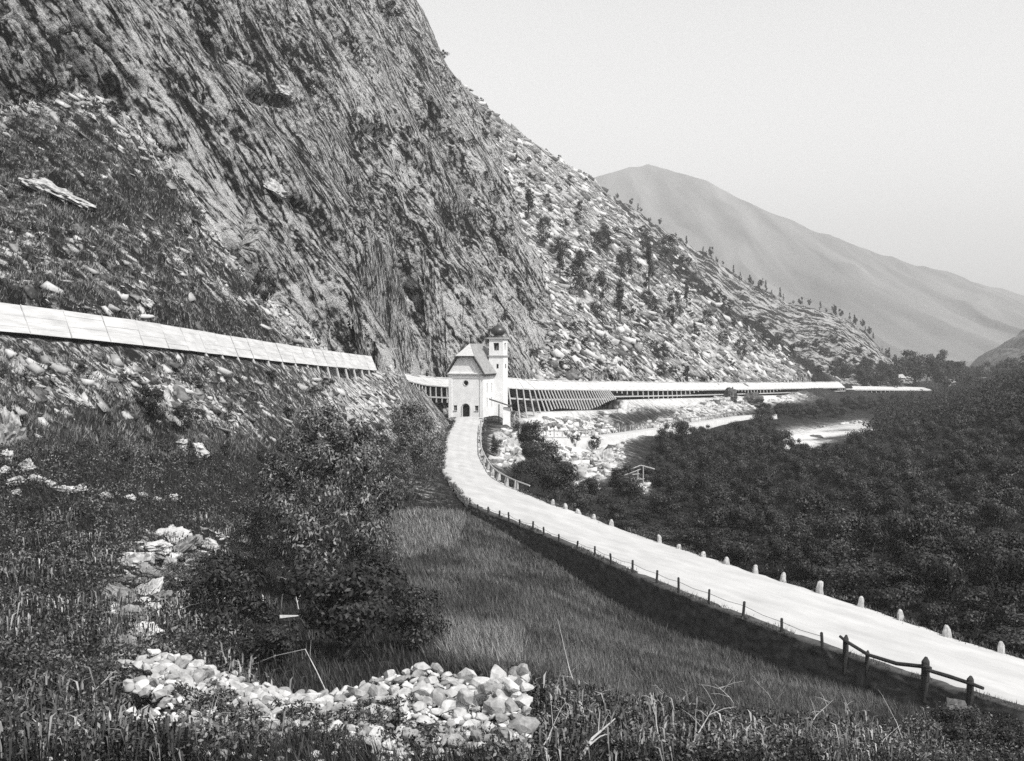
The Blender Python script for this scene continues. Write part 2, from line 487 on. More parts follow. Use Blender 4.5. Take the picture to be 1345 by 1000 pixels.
d5 += relief(m, L_CLIFF, 1 / 9, 1 / 2.6, 1.15)
d5 += relief(m, L_CLIFF, 1 / 3.2, 1 / 1.0, .5)
q = masked(m, L_CLIFF, 1 / 40, 1 / 14); d5 += 2.6 * fbm(*q, 4)
q = masked(m, L_CLIFF, 1 / 22, 1 / 5.5); d5 -= 2.6 * np.maximum(0, .28 - np.abs(fbm(*q, 3))) / .28 * smooth(-.2, .3, vnoise(TX[m] / 19, TY[m] / 19, TZ[m] / 19))
sl_ = .30 + .70 * smooth(-.25, .25, vnoise(*masked(m, L_CLIFF, 1 / 45, 1 / 16)))     # smooth slabs between broken zones
q = masked(m, L_CLIFF, 1 / 70, 1 / 11); cr = np.abs(vnoise(*q) + .35 * vnoise(*masked(m, L_CLIFF, 1 / 18, 1 / 4)))
q = masked(m, (.2, .3, -.9), 1 / 40, 1 / 18); cr2 = np.abs(vnoise(*q) + .3 * vnoise(*masked(m, L_CLIFF, 1 / 9, 1 / 5)))
d5 = d5 * sl_ - 2.9 * np.exp(-(cr / .05) ** 2) - 1.8 * np.exp(-(cr2 / .03) ** 2)
def soft(px, py, rx, ry, ang, p=2):
    c, s = math.cos(math.radians(ang)), math.sin(math.radians(ang)); dx, dy = PPX[m] - px, PPY[m] - py
    return np.exp(-(np.abs((dx * c + dy * s) / rx) ** p + np.abs((-dx * s + dy * c) / ry) ** p))
d5 *= 1 - .75 * np.clip(soft(275, 245, 34, 85, -28, 4) + soft(190, 75, 14, 80, -16, 4) + soft(690, 330, 16, 70, -14, 4) + soft(440, 200, 30, 60, -25, 4), 0, 1)
for px, py, rx, ry, ang, dp in ((352, 128, 26, 9, 12, 3.2), (492, 168, 30, 6, 38, 3.0), (540, 250, 34, 6, 62, 3.0), (560, 300, 30, 6, 62, 2.8), (618, 280, 24, 7, 40, 3.2), (600, 320, 30, 5, 66, 2.6), (348, 385, 20, 22, 30, 3.6), (385, 262, 26, 6, 35, 2.6), (430, 300, 34, 5, 58, 2.4),
                            (330, 300, 6, 26, 10, 2.6), (455, 340, 34, 5, 60, 2.2), (300, 160, 40, 5, 50, 2.2), (520, 400, 30, 5, 55, 2.2), (660, 250, 30, 5, 66, 2.4), (580, 160, 32, 5, 66, 2.2), (470, 60, 40, 5, 64, 2.4), (400, 60, 36, 5, 64, 2.2), (240, 250, 60, 5, 62, 2.2), (640, 390, 26, 5, 62, 2.2), (690, 400, 22, 5, 66, 2.0), (150, 120, 30, 6, 40, 2.0)):
    d5 -= dp * soft(px, py, rx, ry, ang, 3)          # clefts and undercut ledges
disp[m] = d5
m = ZONE == 1
d1 = relief(m, L_TALUS, 1 / 16, 1 / 5.0, 1.7)
d1 += relief(m, L_TALUS, 1 / 6, 1 / 2.2, .95)
q = masked(m, L_TALUS, 1 / 30, 1 / 14); d1 += 2.0 * fbm(*q, 3)
disp[m] = d1
m = ZONE == 2
d2 = relief(m, L_HILL, 1 / 9, 1 / 2.6, .9)
d2 += relief(m, L_HILL, 1 / 3, 1 / 1.0, .42)
q = masked(m, L_HILL, 1 / 14, 1 / 6); d2 += .8 * fbm(*q, 4)
disp[m] = d2
m = ZONE == 3
d3 = relief(m, L_HILL, 1 / 4, 1 / 1.3, .42)
d3 += relief(m, L_HILL, 1 / 1.5, 1 / .6, .2)
q = masked(m, L_HILL, 1 / 9, 1 / 5); d3 += .5 * fbm(*q, 4)
rocky = smooth(640, 500, PPY[m]) * .9 + .25
d3 *= np.where(PPY[m] > 560, .55, 1.0)
disp[m] = d3 * np.minimum(1, TY[m] / 40)
m = ZONE == 4
disp[m] = .12 * fbm(TX[m] / 3, TY[m] / 3, TZ[m], 4)
m = ZONE == 0
d0 = relief(m, (1, -.2, 0), 1 / 5, 1 / 2.4, .55)
q = masked(m, (1, -.2, -.1), 1 / 12, 1 / 8); d0 += .5 * fbm(*q, 3)
disp[m] = d0 * smooth(30, 240, TY[m])
edge = np.zeros(TX.shape)
for z in range(6):
    M_ = (ZONE == z).astype(float); edge += M_ * smooth(.5, 1, box(M_, 6))
disp = box(disp * (.25 + .75 * edge), 1)
# keep roads, benches and the chapel yard calm
near_road = (TY > 36) & (TY < 222) & (TX > road_left(TY) - 1.2) & (TX < road_right(TY) + 1.2)
disp[near_road] *= .1
galpx = np.abs(PPY - abv)
vd = np.stack([TX, TY, TZ - CZ], -1); vd /= np.linalg.norm(vd, axis=-1, keepdims=True)
disp *= .25 + .75 * smooth(.04, .3, np.abs((vd * N0).sum(-1)))
disp *= np.where((~cl), .3 + .7 * smooth(1, 9, galpx), 1)
PX3, PY3, PZ3 = TX + N0[..., 0] * disp, TY + N0[..., 1] * disp, TZ + N0[..., 2] * disp

def polyline(rows, n):
    P = np.array([at(px, py, d) for px, d, py in rows])
    s = np.r_[0, np.cumsum(np.linalg.norm(np.diff(P[:, :2], axis=0), axis=1))]
    ss = np.linspace(0, s[-1], max(2, int(round(s[-1] / n)) + 1))
    fine = np.linspace(0, s[-1], 600)
    Q = np.stack([np.interp(fine, s, P[:, k]) for k in range(3)], 1)
    for _ in range(3):
        R = Q.copy()
        for k in range(3): R[:, k] = np.convolve(np.pad(Q[:, k], 20, mode='edge'), np.ones(41) / 41, 'valid')
        R[0], R[-1] = Q[0], Q[-1]; Q = R
    return np.stack([np.interp(ss, fine, Q[:, k]) for k in range(3)], 1)
LOW = [(700, 226, 577), (750, 237, 578), (800, 252, 573), (850, 272, 566), (910, 305, 557), (970, 345, 548), (1010, 375, 545)]
BUILT = np.zeros(TX.shape, bool)                 # ground under roads, galleries and the chapel
def bench(rows, s0, s1, drop, k_up, k_back, k_dn=0.0):
    """cut the ground back so that the built line stands free"""
    P = polyline(rows, 3.0)
    T = np.gradient(P, axis=0); T[:, 2] = 0; T /= np.linalg.norm(T, axis=1, keepdims=True)
    lo, hi = P.min(0) - 22, P.max(0) + 22
    m = (PX3 > lo[0]) & (PX3 < hi[0]) & (PY3 > lo[1]) & (PY3 < hi[1])
    X, Y, Z = PX3[m], PY3[m], PZ3[m]
    d2 = np.full(X.shape, 9e9); k = np.zeros(X.shape, int)
    for i in range(len(P)):
        e = (X - P[i, 0]) ** 2 + (Y - P[i, 1]) ** 2
        b = e < d2; d2 = np.where(b, e, d2); k = np.where(b, i, k)
    dx, dy = X - P[k, 0], Y - P[k, 1]
    s_ = -dx * T[k, 1] + dy * T[k, 0]; al = dx * T[k, 0] + dy * T[k, 1]
    ins = (np.abs(al) < 4) & (s_ > s0) & (s_ < s1)
    top = P[k, 2] - drop + np.where(s_ > 0, np.minimum(s_, s1) * k_up, np.minimum(0, s_ + 3) * k_dn)
    out = np.maximum(0, s_ - s1) * k_back + 3.0 * np.maximum(0, s_ - s1) ** 2
    lim = np.where((np.abs(al) < 4) & (s_ > s0) & (s_ < s1 + 4), top + out, 9e9)
    PZ3[m] = np.minimum(Z, lim)
    BUILT[m] |= ins & (s_ > -4)
bench(GAL_L, -1.2, 1.5, .25, .50, 1.0)
bench(GAL_M, -2, 3.2, 2.6, .2, 2.0)
bench([(668, 243, 509), (700, 245, 511), (780, 275, 512), (800, 287, 512)], -7, 3.2, 4.6, .0, 2.2, .30)
bench([(800, 287, 512), (900, 350, 512), (1000, 440, 511), (1110, 560, 509)], -4, 3.2, 2.4, .0, 2.2, .2)
bench(LOW, -16, 2.6, .1, 0, 1.2, .32)
BUILT |= near_road | ((np.abs(TX + 6.6) < 7) & (np.abs(TY - 219) < 14))
# lightness of the ground itself: bare rock against turf, moss and scrub, plus painted cleft shade on the cliff
tone = np.full(TX.shape, .3)
tone[ZONE == 5] = .67; tone[ZONE == 1] = .60; tone[ZONE == 2] = .42; tone[ZONE == 3] = .44; tone[ZONE == 4] = .30; tone[ZONE == 0] = .08
nearcl = box((ZONE == 5).astype(float), 26)
tone[ZONE == 2] += .55 * nearcl[ZONE == 2]
def blob(px, py, rx, ry, amt, ang=0.0, zone=None):
    c, s = math.cos(math.radians(ang)), math.sin(math.radians(ang))
    dx, dy = PPX - px, PPY - py
    g = np.exp(-(((dx * c + dy * s) / rx) ** 2 + ((-dx * s + dy * c) / ry) ** 2))
    if zone is not None: g = g * np.isin(ZONE, zone)
    tone[...] += amt * g
z3 = ZONE == 3
tone[z3] += -.32 * smooth(530, 630, PPY[z3])
blob(60, 500, 60, 30, .22, 20, [3]); blob(180, 505, 80, 22, .30, 25, [3]); blob(270, 535, 60, 16, .25, 28, [3])
blob(440, 510, 70, 26, .12, 20, [3]); blob(570, 580, 25, 40, .22, 0, [3]); blob(545, 640, 40, 18, .30, 20, [3]); blob(500, 550, 70, 40, .26, 0, [3])
blob(150, 560, 80, 25, -.2, 20, [3]); blob(140, 490, 60, 8, -.15, 25, [3])
blob(545, 480, 40, 14, .5, 20)                            # bare rubble left of the chapel
blob(640, 470, 120, 60, .10, 0, [5]); blob(690, 250, 40, 120, .05, 0, [5])
blob(188, 75, 9, 75, .42, -16, [2, 5]); blob(275, 245, 30, 80, .30, -28, [2, 5]); blob(300, 310, 16, 40, .15, -20, [5])
for k in range(60):
    blob(random.uniform(0, 470), random.uniform(200, 440), random.uniform(8, 34), random.uniform(4, 12), random.choice((-.3, -.3, .22)), random.uniform(22, 40), [2])
blob(60, 120, 120, 130, -.06, 0, [2, 5]); blob(330, 60, 120, 40, -.05, 0, [5])
blob(770, 465, 60, 38, -.16, 0, [1]); blob(840, 470, 20, 30, -.1, 0, [1]); blob(900, 430, 60, 14, .2, 37, [1]); blob(960, 470, 60, 14, .22, 30, [1])
blob(930, 385, 90, 14, -.4, 36, [1]); blob(1020, 445, 70, 9, -.5, 38, [1]); blob(860, 320, 60, 10, -.25, 38, [1]); blob(1075, 490, 30, 7, -.5, 38, [1])
blob(730, 540, 60, 24, .62, 0, [0]); blob(880, 528, 110, 13, .70, 0, [0]); blob(1010, 522, 60, 9, .62, 0, [0]); blob(850, 563, 130, 9, .75, -13, [0])
blob(740, 575, 45, 20, .75, 0, [0]); blob(780, 600, 45, 35, .80, 0, [0]); blob(660, 590, 22, 32, .62, 0, [0]); blob(705, 560, 20, 16, .5, 0, [0])
blob(1068, 570, 66, 11, .85, -5, [0]); blob(1050, 584, 40, 8, .5, -12, [0]); blob(1075, 577, 50, 2.5, -.5, -6, [0]); blob(1100, 566, 40, 2, -.4, -4, [0]); blob(700, 300, 50, 110, .18, 0, [1]); blob(640, 425, 60, 50, .16, 0, [5]); blob(1030, 590, 40, 10, .5, 0, [0]); blob(1130, 562, 22, 12, .4, 0, [0])
blob(760, 640, 20, 16, .4, 0, [0]); blob(840, 640, 16, 14, .6, 0, [0])
for px, py, rx, ry in ((480, 165, 60, 6), (505, 230, 45, 7), (545, 290, 40, 7), (588, 285, 30, 8), (610, 300, 26, 8), (415, 290, 60, 8), (450, 330, 50, 7), (395, 200, 60, 5), (350, 60, 70, 7), (430, 60, 90, 6), (560, 150, 60, 5), (520, 380, 50, 6), (640, 330, 40, 6), (575, 400, 40, 5), (300, 210, 60, 6), (660, 400, 50, 5), (470, 420, 40, 7), (250, 130, 60, 8)):
    blob(px, py, rx * .8, ry * .8, -.24, 62, [5])          # dark slanting streaks painting shade into the clefts
for px, py, rx, ry in ((470, 110, 60, 9), (540, 230, 50, 10), (600, 400, 40, 14), (680, 300, 60, 8), (520, 60, 50, 9), (620, 210, 60, 9), (430, 380, 40, 10), (560, 440, 50, 14), (690, 420, 40, 12)):
    blob(px, py, rx, ry, .16, 62, [5])
tone = np.clip(tone + .10 * fbm(TX / 25, TY / 25, TZ / 25, 3), -.3, 1.3)

STOPS_ROCK = [(.16, .015), (.36, .045), (.50, .15), (.62, .34), (.85, .50)]
STOPS_CLIFF = [(.26, .012), (.42, .045), (.54, .14), (.70, .34), (.95, .54)]
mat_zone = {
    5: ground_material('cliff_rock', L_CLIFF, .25, .95, STOPS_CLIFF, 1.15, .95, 1.0, 1.2, (.16, .5)),
    1: ground_material('scree_rock', L_TALUS, .2, .7, STOPS_ROCK, 1.0, .7, 1.0, .9, (.3, .9)),
    2: ground_material('turf_and_rock', L_HILL, .3, 1.1, STOPS_ROCK, .9, .75, .9, .5, (.3, .9)),
    3: ground_material('rough_pasture', L_HILL, .5, 1.6, STOPS_ROCK, .75, .75, .8, .3, (.35, 1.0)),
    4: ground_material('meadow_soil', (0, 1, -.1), .5, 1.5, STOPS_ROCK, .35, .3, .4, .1),
    0: ground_material('valley_ground', (1, -.2, 0), .2, .6, STOPS_ROCK, .6, .5, .6, .3),
}
names = {5: 'rock_cliff', 1: 'scree_slope', 2: 'rocky_hillside', 3: 'hillside', 4: 'meadow', 0: 'valley_ground'}
idx = np.arange(NC * NR).reshape(NC, NR)
quad = np.stack([idx[:-1, :-1], idx[1:, :-1], idx[1:, 1:], idx[:-1, 1:]], -1).reshape(-1, 4)
fz = ZONE[:-1, :-1].ravel()
ALLV = np.stack([PX3, PY3, PZ3], -1).reshape(-1, 3)
tflat = tone.ravel()
for z, nm in names.items():
    f = quad[fz == z]
    used, inv = np.unique(f, return_inverse=True)
    me = np_mesh(nm, ALLV[used], inv.reshape(-1, 4), mat_zone[z], smooth_shade=z in (4,))
    a = me.attributes.new('tone', 'FLOAT', 'POINT'); a.data.foreach_set('value', tflat[used].astype(np.float32))
    tag(link(bpy.data.objects.new(nm, me)), kind='structure')

# what the camera sees of the ground at a photo position
SPX = CX + F * PX3 / PY3; SPY = HY - F * (PZ3 - CZ) / PY3
def seen(px, py, r=3.0):
    while True:
        m = (np.abs(SPX - px) < r) & (np.abs(SPY - py) < r)
        if m.any(): break
        r *= 1.6
    d = PY3[m]; k = np.argmin(d)
    return np.array([PX3[m][k], PY3[m][k], PZ3[m][k]])
# ------------------------------------------------------------------ far valley and mountains
def far_mountain(name, ridge, d_ridge, base, d_base, d_back, tone_v, nx=420, ny=130, rough=1.0, lin=(.7, -.3, -.6), stops=STOPS_ROCK, sl=.02, sc=.06, jag=1.0, amp=.8, bump=.5, oct=6):
    """a real mountain: front flank from the ridge down to its foot, and the flank behind"""
    rp = np.array(ridge, float); bp_ = np.array(base, float)
    px = np.linspace(rp[0, 0], rp[-1, 0], nx)
    ry = np.interp(px, rp[:, 0], rp[:, 1]); by = np.interp(px, bp_[:, 0], bp_[:, 1])
    dr = np.interp(px, rp[:, 0], d_ridge) if not np.isscalar(d_ridge) else np.full(nx, d_ridge)
    t = np.linspace(0, 1, ny)[None]
    D = d_base + (dr[:, None] - d_base) * t
    zr = CZ - (ry - HY) / F * dr; zb = CZ - (by - HY) / F * d_base
    Z = zb[:, None] + (zr - zb)[:, None] * t ** 1.08
    u = (px - CX)[:, None] / F
    tb = np.linspace(.08, 1, 24)[None]
    Db = dr[:, None] + (d_back - dr[:, None]) * tb
    Zb = zr[:, None] + (-30 - zr)[:, None] * tb
    D = np.c_[D, Db]; Z = np.c_[Z, Zb]; X = u * D
    h = (zr.max() - zb.min())
    s = h / 6
    n1 = fbm(X / (s * 1.6), D / (s * 7), Z / (s * 2), oct, .5)
    rid = 1 - np.abs(fbm(X / s, D / (s * 9), Z / (s * 4), oct - 1, .45)) * 2
    amp = h * .055 * rough      # relief of gullies and ribs
    env = np.ones_like(D); env[:, :ny] = .25 + .75 * np.sin(np.pi * np.clip(t, 0, 1)) ** .6
    Z = Z + (n1 + rid - .6) * amp * env + jag * h * .004 * vnoise(X / (s * .06), D / (s * .06), X * 0)
    X = X + amp * .8 * fbm(X / s + 9, D / (s * 6), Z / (s * 2), 4)
    idx = np.arange(X.size).reshape(X.shape)
    q = np.stack([idx[:-1, :-1], idx[1:, :-1], idx[1:, 1:], idx[:-1, 1:]], -1).reshape(-1, 4)
    if bump: mt = ground_material(name + '_rock', lin, sl, sc, stops, amp, amp / 2, bump, 2.0)
    else:                       # too far off for single rocks: woods and pastures in broad patches
        mt, n_, l_, b_ = principled('far_woods', .1, .95, .05)
        at_ = n_.new('ShaderNodeAttribute'); at_.attribute_name = 'tone'
        r_ = ramp(n_, stops); l_.new(at_.outputs['Fac'], r_.inputs[0]); l_.new(r_.outputs[0], b_.inputs['Base Color'])
    me = np_mesh(name, np.stack([X, D, Z], -1).reshape(-1, 3), q, mt)
    a = me.attributes.new('tone', 'FLOAT', 'POINT')
    tn = tone_v + .22 * fbm(X / (s * .7), D * 0, Z / (s * 1.6), 5, .6)
    a.data.foreach_set('value', tn.ravel().astype(np.float32))
    o = tag(link(bpy.data.objects.new(name, me)), kind='structure')
    return X, D, Z, ny
V2 = far_mountain('wooded_spur', [(560, 95), (640, 160), (760, 238), (800, 262), (830, 275), (870, 300), (900, 318), (950, 350), (1000, 378), (1040, 398), (1080, 408), (1108, 416), (1130, 436), (1150, 462), (1168, 482), (1200, 500)],
                  [900, 900, 900, 900, 900, 900, 900, 900, 900, 900, 900, 890, 880, 870, 850, 800],
                  [(560, 500), (900, 505), (1000, 506), (1100, 507), (1200, 512)], 690, 1500, .40, rough=.8, stops=[(.2, .02), (.6, .09), (.95, .30)], sl=.05, sc=.2)
far_mountain('mountain', [(400, 420), (640, 300), (720, 262), (780, 232), (815, 222), (850, 216), (880, 222), (925, 238), (990, 268), (1060, 300), (1120, 320), (1200, 347), (1270, 365), (1345, 389), (1500, 430), (1750, 500)],
             5200, [(400, 480), (1000, 484), (1345, 488), (1750, 500)], 2400, 8200, .45, nx=520, ny=200, sl=.006, sc=.010, rough=.9, jag=.12, amp=.05, stops=[(.30, .06), (.62, .22)], bump=0, oct=3)
far_mountain('mountain', [(1240, 503), (1270, 494), (1300, 466), (1330, 444), (1345, 432), (1400, 395), (1500, 340), (1700, 260), (1900, 200)],
             1900, [(1240, 500), (1500, 500), (1900, 500)], 1300, 3200, .4, amp=.4, stops=[(.1, .02), (.9, .10)],  nx=260, sl=.03, sc=.1)
me = np_mesh('valley_floor', [(-7000, 900, -12), (7000, 900, -12), (7000, 9000, -12), (-7000, 9000, -12)], [(0, 1, 2, 3)], plain_material('far_meadow', .05, .16, .02))
tag(link(bpy.data.objects.new('valley_floor', me)), kind='structure')
# ground plate under everything, so that no edge of the built country shows
me = np_mesh('ground', [(-3000, -400, -14), (3000, -400, -14), (3000, 900, -14), (-3000, 900, -14)], [(0, 1, 2, 3)], plain_material('ground_soil', .05, .16, .05))
tag(link(bpy.data.objects.new('ground', me)), kind='structure')
# ------------------------------------------------------------------ materials of built things
M_road = plain_material('dusty_road', .36, .49, 1.0, .95, .05, .35, stretch=((-.44, .9, 0), .16, .9), detail=9)
M_white = plain_material('whitewash', .62, .76, .9, .9, .1, .08, detail=9)
M_roof = plain_material('stone_slate_roof', .16, .34, 2.2, .8, .2, .3)
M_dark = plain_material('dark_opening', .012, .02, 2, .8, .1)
M_black = plain_material('weathered_dark_wood', .02, .05, 3, .85, .15, .3)
M_plank = plain_material('bleached_planks', .36, .58, 1.0, .85, .15, .15, stretch=((.25, .9, -.1), .25, 2.2), detail=8)
M_post = plain_material('bleached_timber', .26, .46, 3, .85, .15, .2)
M_bark0 = plain_material('damp_batten', .08, .22, 3, .85, .1)
M_dome = plain_material('sheet_metal_dome', .03, .06, 2, .38, .5)
M_stone = plain_material('pale_stone', .16, .54, 2.0, .9, .15, .5, detail=8, island=True)
M_guard = plain_material('granite_guard_stone', .26, .46, 5, .9, .15, .4)
M_wall = plain_material('shaded_rubble_masonry', .03, .10, 1.6, .95, .1, .6, detail=8)  # stone colour lowered to deepen the shade on the wall
M_rock = plain_material('broken_rock', .08, .52, 1.4, .92, .12, .6, detail=8, island=True)
M_drock = plain_material('dark_lichened_rock', .03, .16, 1.2, .95, .1, .6, detail=8)
M_twig = plain_material('dead_wood', .30, .52, 3, .85, .1)
M_bark = plain_material('bark', .05, .12, 3, .9, .1)
M_leaf = leaf_material('willow_leaf', .008, .040, .5, .25)
M_leafp = leaf_material('pale_willow_leaf', .010, .062, .5, .3)
M_leaf2 = leaf_material('hazel_leaf', .008, .22, .42, .35)  # the lightest leaves stand in for glints of sun
M_leaf3 = leaf_material('pine_needle', .010, .035, .6, .3)
M_grass = leaf_material('meadow_grass', .018, .16, .6, .3, .22)
M_grass2 = leaf_material('pale_dry_grass', .10, .36, .6, .3)
M_weed = leaf_material('weed_leaf', .008, .19, .55, .25, .5)

# ------------------------------------------------------------------ road
ys = np.r_[np.arange(38, 120, .6), np.arange(120, 214.5, 1.0)]
nx_ = 22
t = np.linspace(0, 1, nx_)
xl, xr, zz = road_left(ys), road_right(ys), road_z(ys)
wob_l = .16 * vnoise(ys / 1.7, ys * 0, ys * 0) + .10 * vnoise(ys / .6, ys * 0 + 4, ys * 0)
wob_r = .16 * vnoise(ys / 1.9, ys * 0 + 9, ys * 0)
Xr = (xl + wob_l)[:, None] * (1 - t) + (xr + wob_r)[:, None] * t
Yr = np.repeat(ys[:, None], nx_, 1)
Zr = zz[:, None] + .10 * (1 - (2 * t - 1)[None] ** 2) - .10 * np.abs(2 * t - 1)[None] ** 8 + .035 * vnoise(Xr / .8, Yr / 2.4, Xr * 0) + .03 * vnoise(Xr / .35, Yr / .5, Xr * 0)
Zr -= .05 * np.exp(-((t - .33) / .05) ** 2)[None] + .05 * np.exp(-((t - .62) / .05) ** 2)[None]
sk = np.stack([Xr[:, :1] - .05, Yr[:, :1], Zr[:, :1] - 3.0], -1), np.stack([Xr[:, -1:] + .5, Yr[:, -1:], Zr[:, -1:] - 3.5], -1)
P = np.concatenate([sk[0], np.stack([Xr, Yr, Zr], -1), sk[1]], 1)
idx = np.arange(P.shape[0] * P.shape[1]).reshape(P.shape[:2])
q = np.stack([idx[:-1, :-1], idx[:-1, 1:], idx[1:, 1:], idx[1:, :-1]], -1).reshape(-1, 4)
tag(link(bpy.data.objects.new('road', np_mesh('road', P.reshape(-1, 3), q, M_road, True))), kind='structure')
def edge_at_px(px, side, lo=40, hi=210):
    """the point of a road edge that lies in photo column px"""
    yy = np.linspace(lo, hi, 3000)
    xx = road_left(yy) if side < 0 else road_right(yy)
    c = CX + F * xx / yy
    return yy[np.argmin(np.abs(c - px))]
# retaining wall along the meadow side, courses of rough stone
ys = np.arange(44, 119, .22)
hs = np.arange(0, 1.001, .045)
xw = road_left(ys) - .42
top = road_z(ys) - .02
foot = np.array([min(ground(x - .6, y), z - .05) for x, y, z in zip(xw, ys, top)]) - .4
Zw = foot[:, None] + (top - foot)[:, None] * hs[None]
Xw = (xw[:, None] - .38 * (1 - hs[None])) + 0 * Zw
Yw = np.repeat(ys[:, None], len(hs), 1)
off = .08 * facet(Xw * 0, Yw / .55, Zw / .28) + .03 * vnoise(Yw / .2, Zw / .2, Xw * 0)
Xw = Xw - off
Pw = np.concatenate([np.stack([Xw, Yw, Zw], -1), np.stack([xw + .75, ys, top + .0 + .03 * vnoise(ys, ys * 0, ys * 0)], -1)[:, None], np.stack([xw + .8, ys, top - 1.2], -1)[:, None]], 1)
idx = np.arange(Pw.shape[0] * Pw.shape[1]).reshape(Pw.shape[:2])
q = np.stack([idx[:-1, :-1], idx[1:, :-1], idx[1:, 1:], idx[:-1, 1:]], -1).reshape(-1, 4)
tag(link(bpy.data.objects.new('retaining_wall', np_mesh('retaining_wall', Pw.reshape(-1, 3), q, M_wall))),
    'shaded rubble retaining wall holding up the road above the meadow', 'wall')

# ------------------------------------------------------------------ chapel
CH = at(612, 546, 217)
ch = empty('chapel', (CH[0], CH[1], 7.55), math.radians(-17))
tag(ch, 'small whitewashed chapel with half-hipped roof and onion-domed bell tower', 'chapel')
HW, DP, EH, RH, HH = 3.2, 9.5, 7.8, 4.9, 2.9     # half width, depth, eaves, ridge rise, where the half hip starts
w = MB()
k = (RH - HH) / RH
gab = [(-HW, 0, -1), (HW, 0, -1), (HW, 0, EH), (HW * k, 0, EH + HH), (-HW * k, 0, EH + HH), (-HW, 0, EH)]
# front with its openings cut as real recesses: built of strips round the openings
def wall_strips(mb, x0, x1, z0, z1, y0, y1, holes):
    xs = sorted({x0, x1, *[h[0] for h in holes], *[h[1] for h in holes]})
    zs = sorted({z0, z1, *[h[2] for h in holes], *[h[3] for h in holes]})
    for i in range(len(xs) - 1):
        for j in range(len(zs) - 1):
            cx_, cz_ = (xs[i] + xs[i + 1]) / 2, (zs[j] + zs[j + 1]) / 2
            if any(h[0] < cx_ < h[1] and h[2] < cz_ < h[3] for h in holes): continue
            mb.box((cx_, (y0 + y1) / 2, cz_), (xs[i + 1] - xs[i], y1 - y0, zs[j + 1] - zs[j]))
holes = [(-.66, .66, .05, 2.3), (-2.3, -1.65, 1.15, 2.05), (1.65, 2.3, 1.15, 2.05), (-.45, .45, 5.55, 6.45)]
wall_strips(w, -HW, HW, -1.5, EH, 0, .45, holes)
# arch head over the door and round head of the oculus
for (cx_, cz_, r, z0, z1, full) in ((0, 1.64, .66, 1.64, 2.3, False), (0, 6.0, .45, 5.55, 6.45, True)):
    n = 10
    for sgn in (-1, 1):
        arc = [(cx_ + sgn * r * math.sin(a), cz_ + r * math.cos(a)) for a in np.linspace(0, math.pi / 2, n)]
        w.prism([(x, .02, z) for x, z in arc] + [(cx_ + sgn * r, .02, z1)], (0, 0, 0), (0, .42, 0))
        if full:
            arc = [(cx_ + sgn * r * math.sin(a), cz_ - r * math.cos(a)) for a in np.linspace(0, math.pi / 2, n)]
            w.prism([(x, .02, z) for x, z in arc] + [(cx_ + sgn * r, .02, z0)], (0, 0, 0), (0, .42, 0))
w.prism([(-HW, 0, EH), (HW, 0, EH), (HW * k, 0, EH + HH), (-HW * k, 0, EH + HH)], (0, 0, 0), (0, .45, 0))
wall_strips_side = [(2.0, 2.5, 4.2, 5.9), (2.0, 2.5, 1.5, 3.4), (4.6, 5.1, 4.2, 5.9), (4.6, 5.1, 1.5, 3.4)]
# right flank: strips in y
ysn = sorted({.45, DP, *[h[0] for h in wall_strips_side], *[h[1] for h in wall_strips_side]})
zsn = sorted({-1.5, EH, *[h[2] for h in wall_strips_side], *[h[3] for h in wall_strips_side]})
for i in range(len(ysn) - 1):
    for j in range(len(zsn) - 1):
        cy_, cz_ = (ysn[i] + ysn[i + 1]) / 2, (zsn[j] + zsn[j + 1]) / 2
        if any(h[0] < cy_ < h[1] and h[2] < cz_ < h[3] for h in wall_strips_side): continue
        w.box((HW - .225, cy_, cz_), (.45, ysn[i + 1] - ysn[i], zsn[j + 1] - zsn[j]))
w.box((-HW + .225, DP / 2 + .225, (EH - 1.5) / 2), (.45, DP - .45, EH + 1.5))
w.box((0, DP + .2, (EH - 1.5) / 2), (2 * HW, .4, EH + 1.5))
w.prism([(-HW, DP, EH), (HW, DP, EH), (0, DP, EH + RH)], (0, 0, 0), (0, .4, 0))
w.build('wall', M_white, ch)
for sx in (-1, 1):          # pilaster strips at the front corners
    MB().box((sx * (HW - .3), -.06, EH / 2 - .4), (.6, .12, EH - .2)).build('pilaster', M_white, ch)
MB().box((0, -.12, EH - .12), (2 * HW + .5, .24, .2)).build('cornice', M_white, ch)
# roof: two main planes, front half hip, with thickness and overhang
ov, th = .45, .16
e = EH - .28; r_ = EH + RH + .12; xo = HW + ov
hz_ = EH + HH; hx = HW * k + .32
yh = 2.3
def slab(mb, pts, t=th):
    n_ = (Vector(pts[1]) - Vector(pts[0])).cross(Vector(pts[2]) - Vector(pts[0])).normalized()
    if n_.z < 0: pts = list(reversed(pts)); n_ = -n_
    mb.prism([Vector(p) for p in pts], (0, 0, 0), n_ * t)
roof = MB()
slab(roof, [(xo, -.5, e), (xo, DP + .5, e), (0, DP + .5, r_), (0, yh, r_), (hx, -.5, hz_)])
slab(roof, [(-xo, -.5, e), (-xo, DP + .5, e), (0, DP + .5, r_), (0, yh, r_), (-hx, -.5, hz_)])
rf = roof.build('roof', M_roof, ch)
hip = MB(); slab(hip, [(-hx - .1, -.6, hz_ - .05), (hx + .1, -.6, hz_ - .05), (0, yh, r_ + .02)])
hip.build('half_hip', plain_material('sunlit_slate_hip', .36, .52, 3, .85, .15, .2), rf)  # same slate as the roof, paler to paint the sun on this facet
for sx in (-1, 1):
    vb = MB(); vb.prism([(sx * xo, -.62, e - .24), (sx * xo, -.62, e + .02), (sx * hx, -.62, hz_ + .02), (sx * (hx - .25), -.62, hz_ - .2)], (0, 0, 0), (0, .1, 0))
    vb.build('verge_board', M_black, rf)
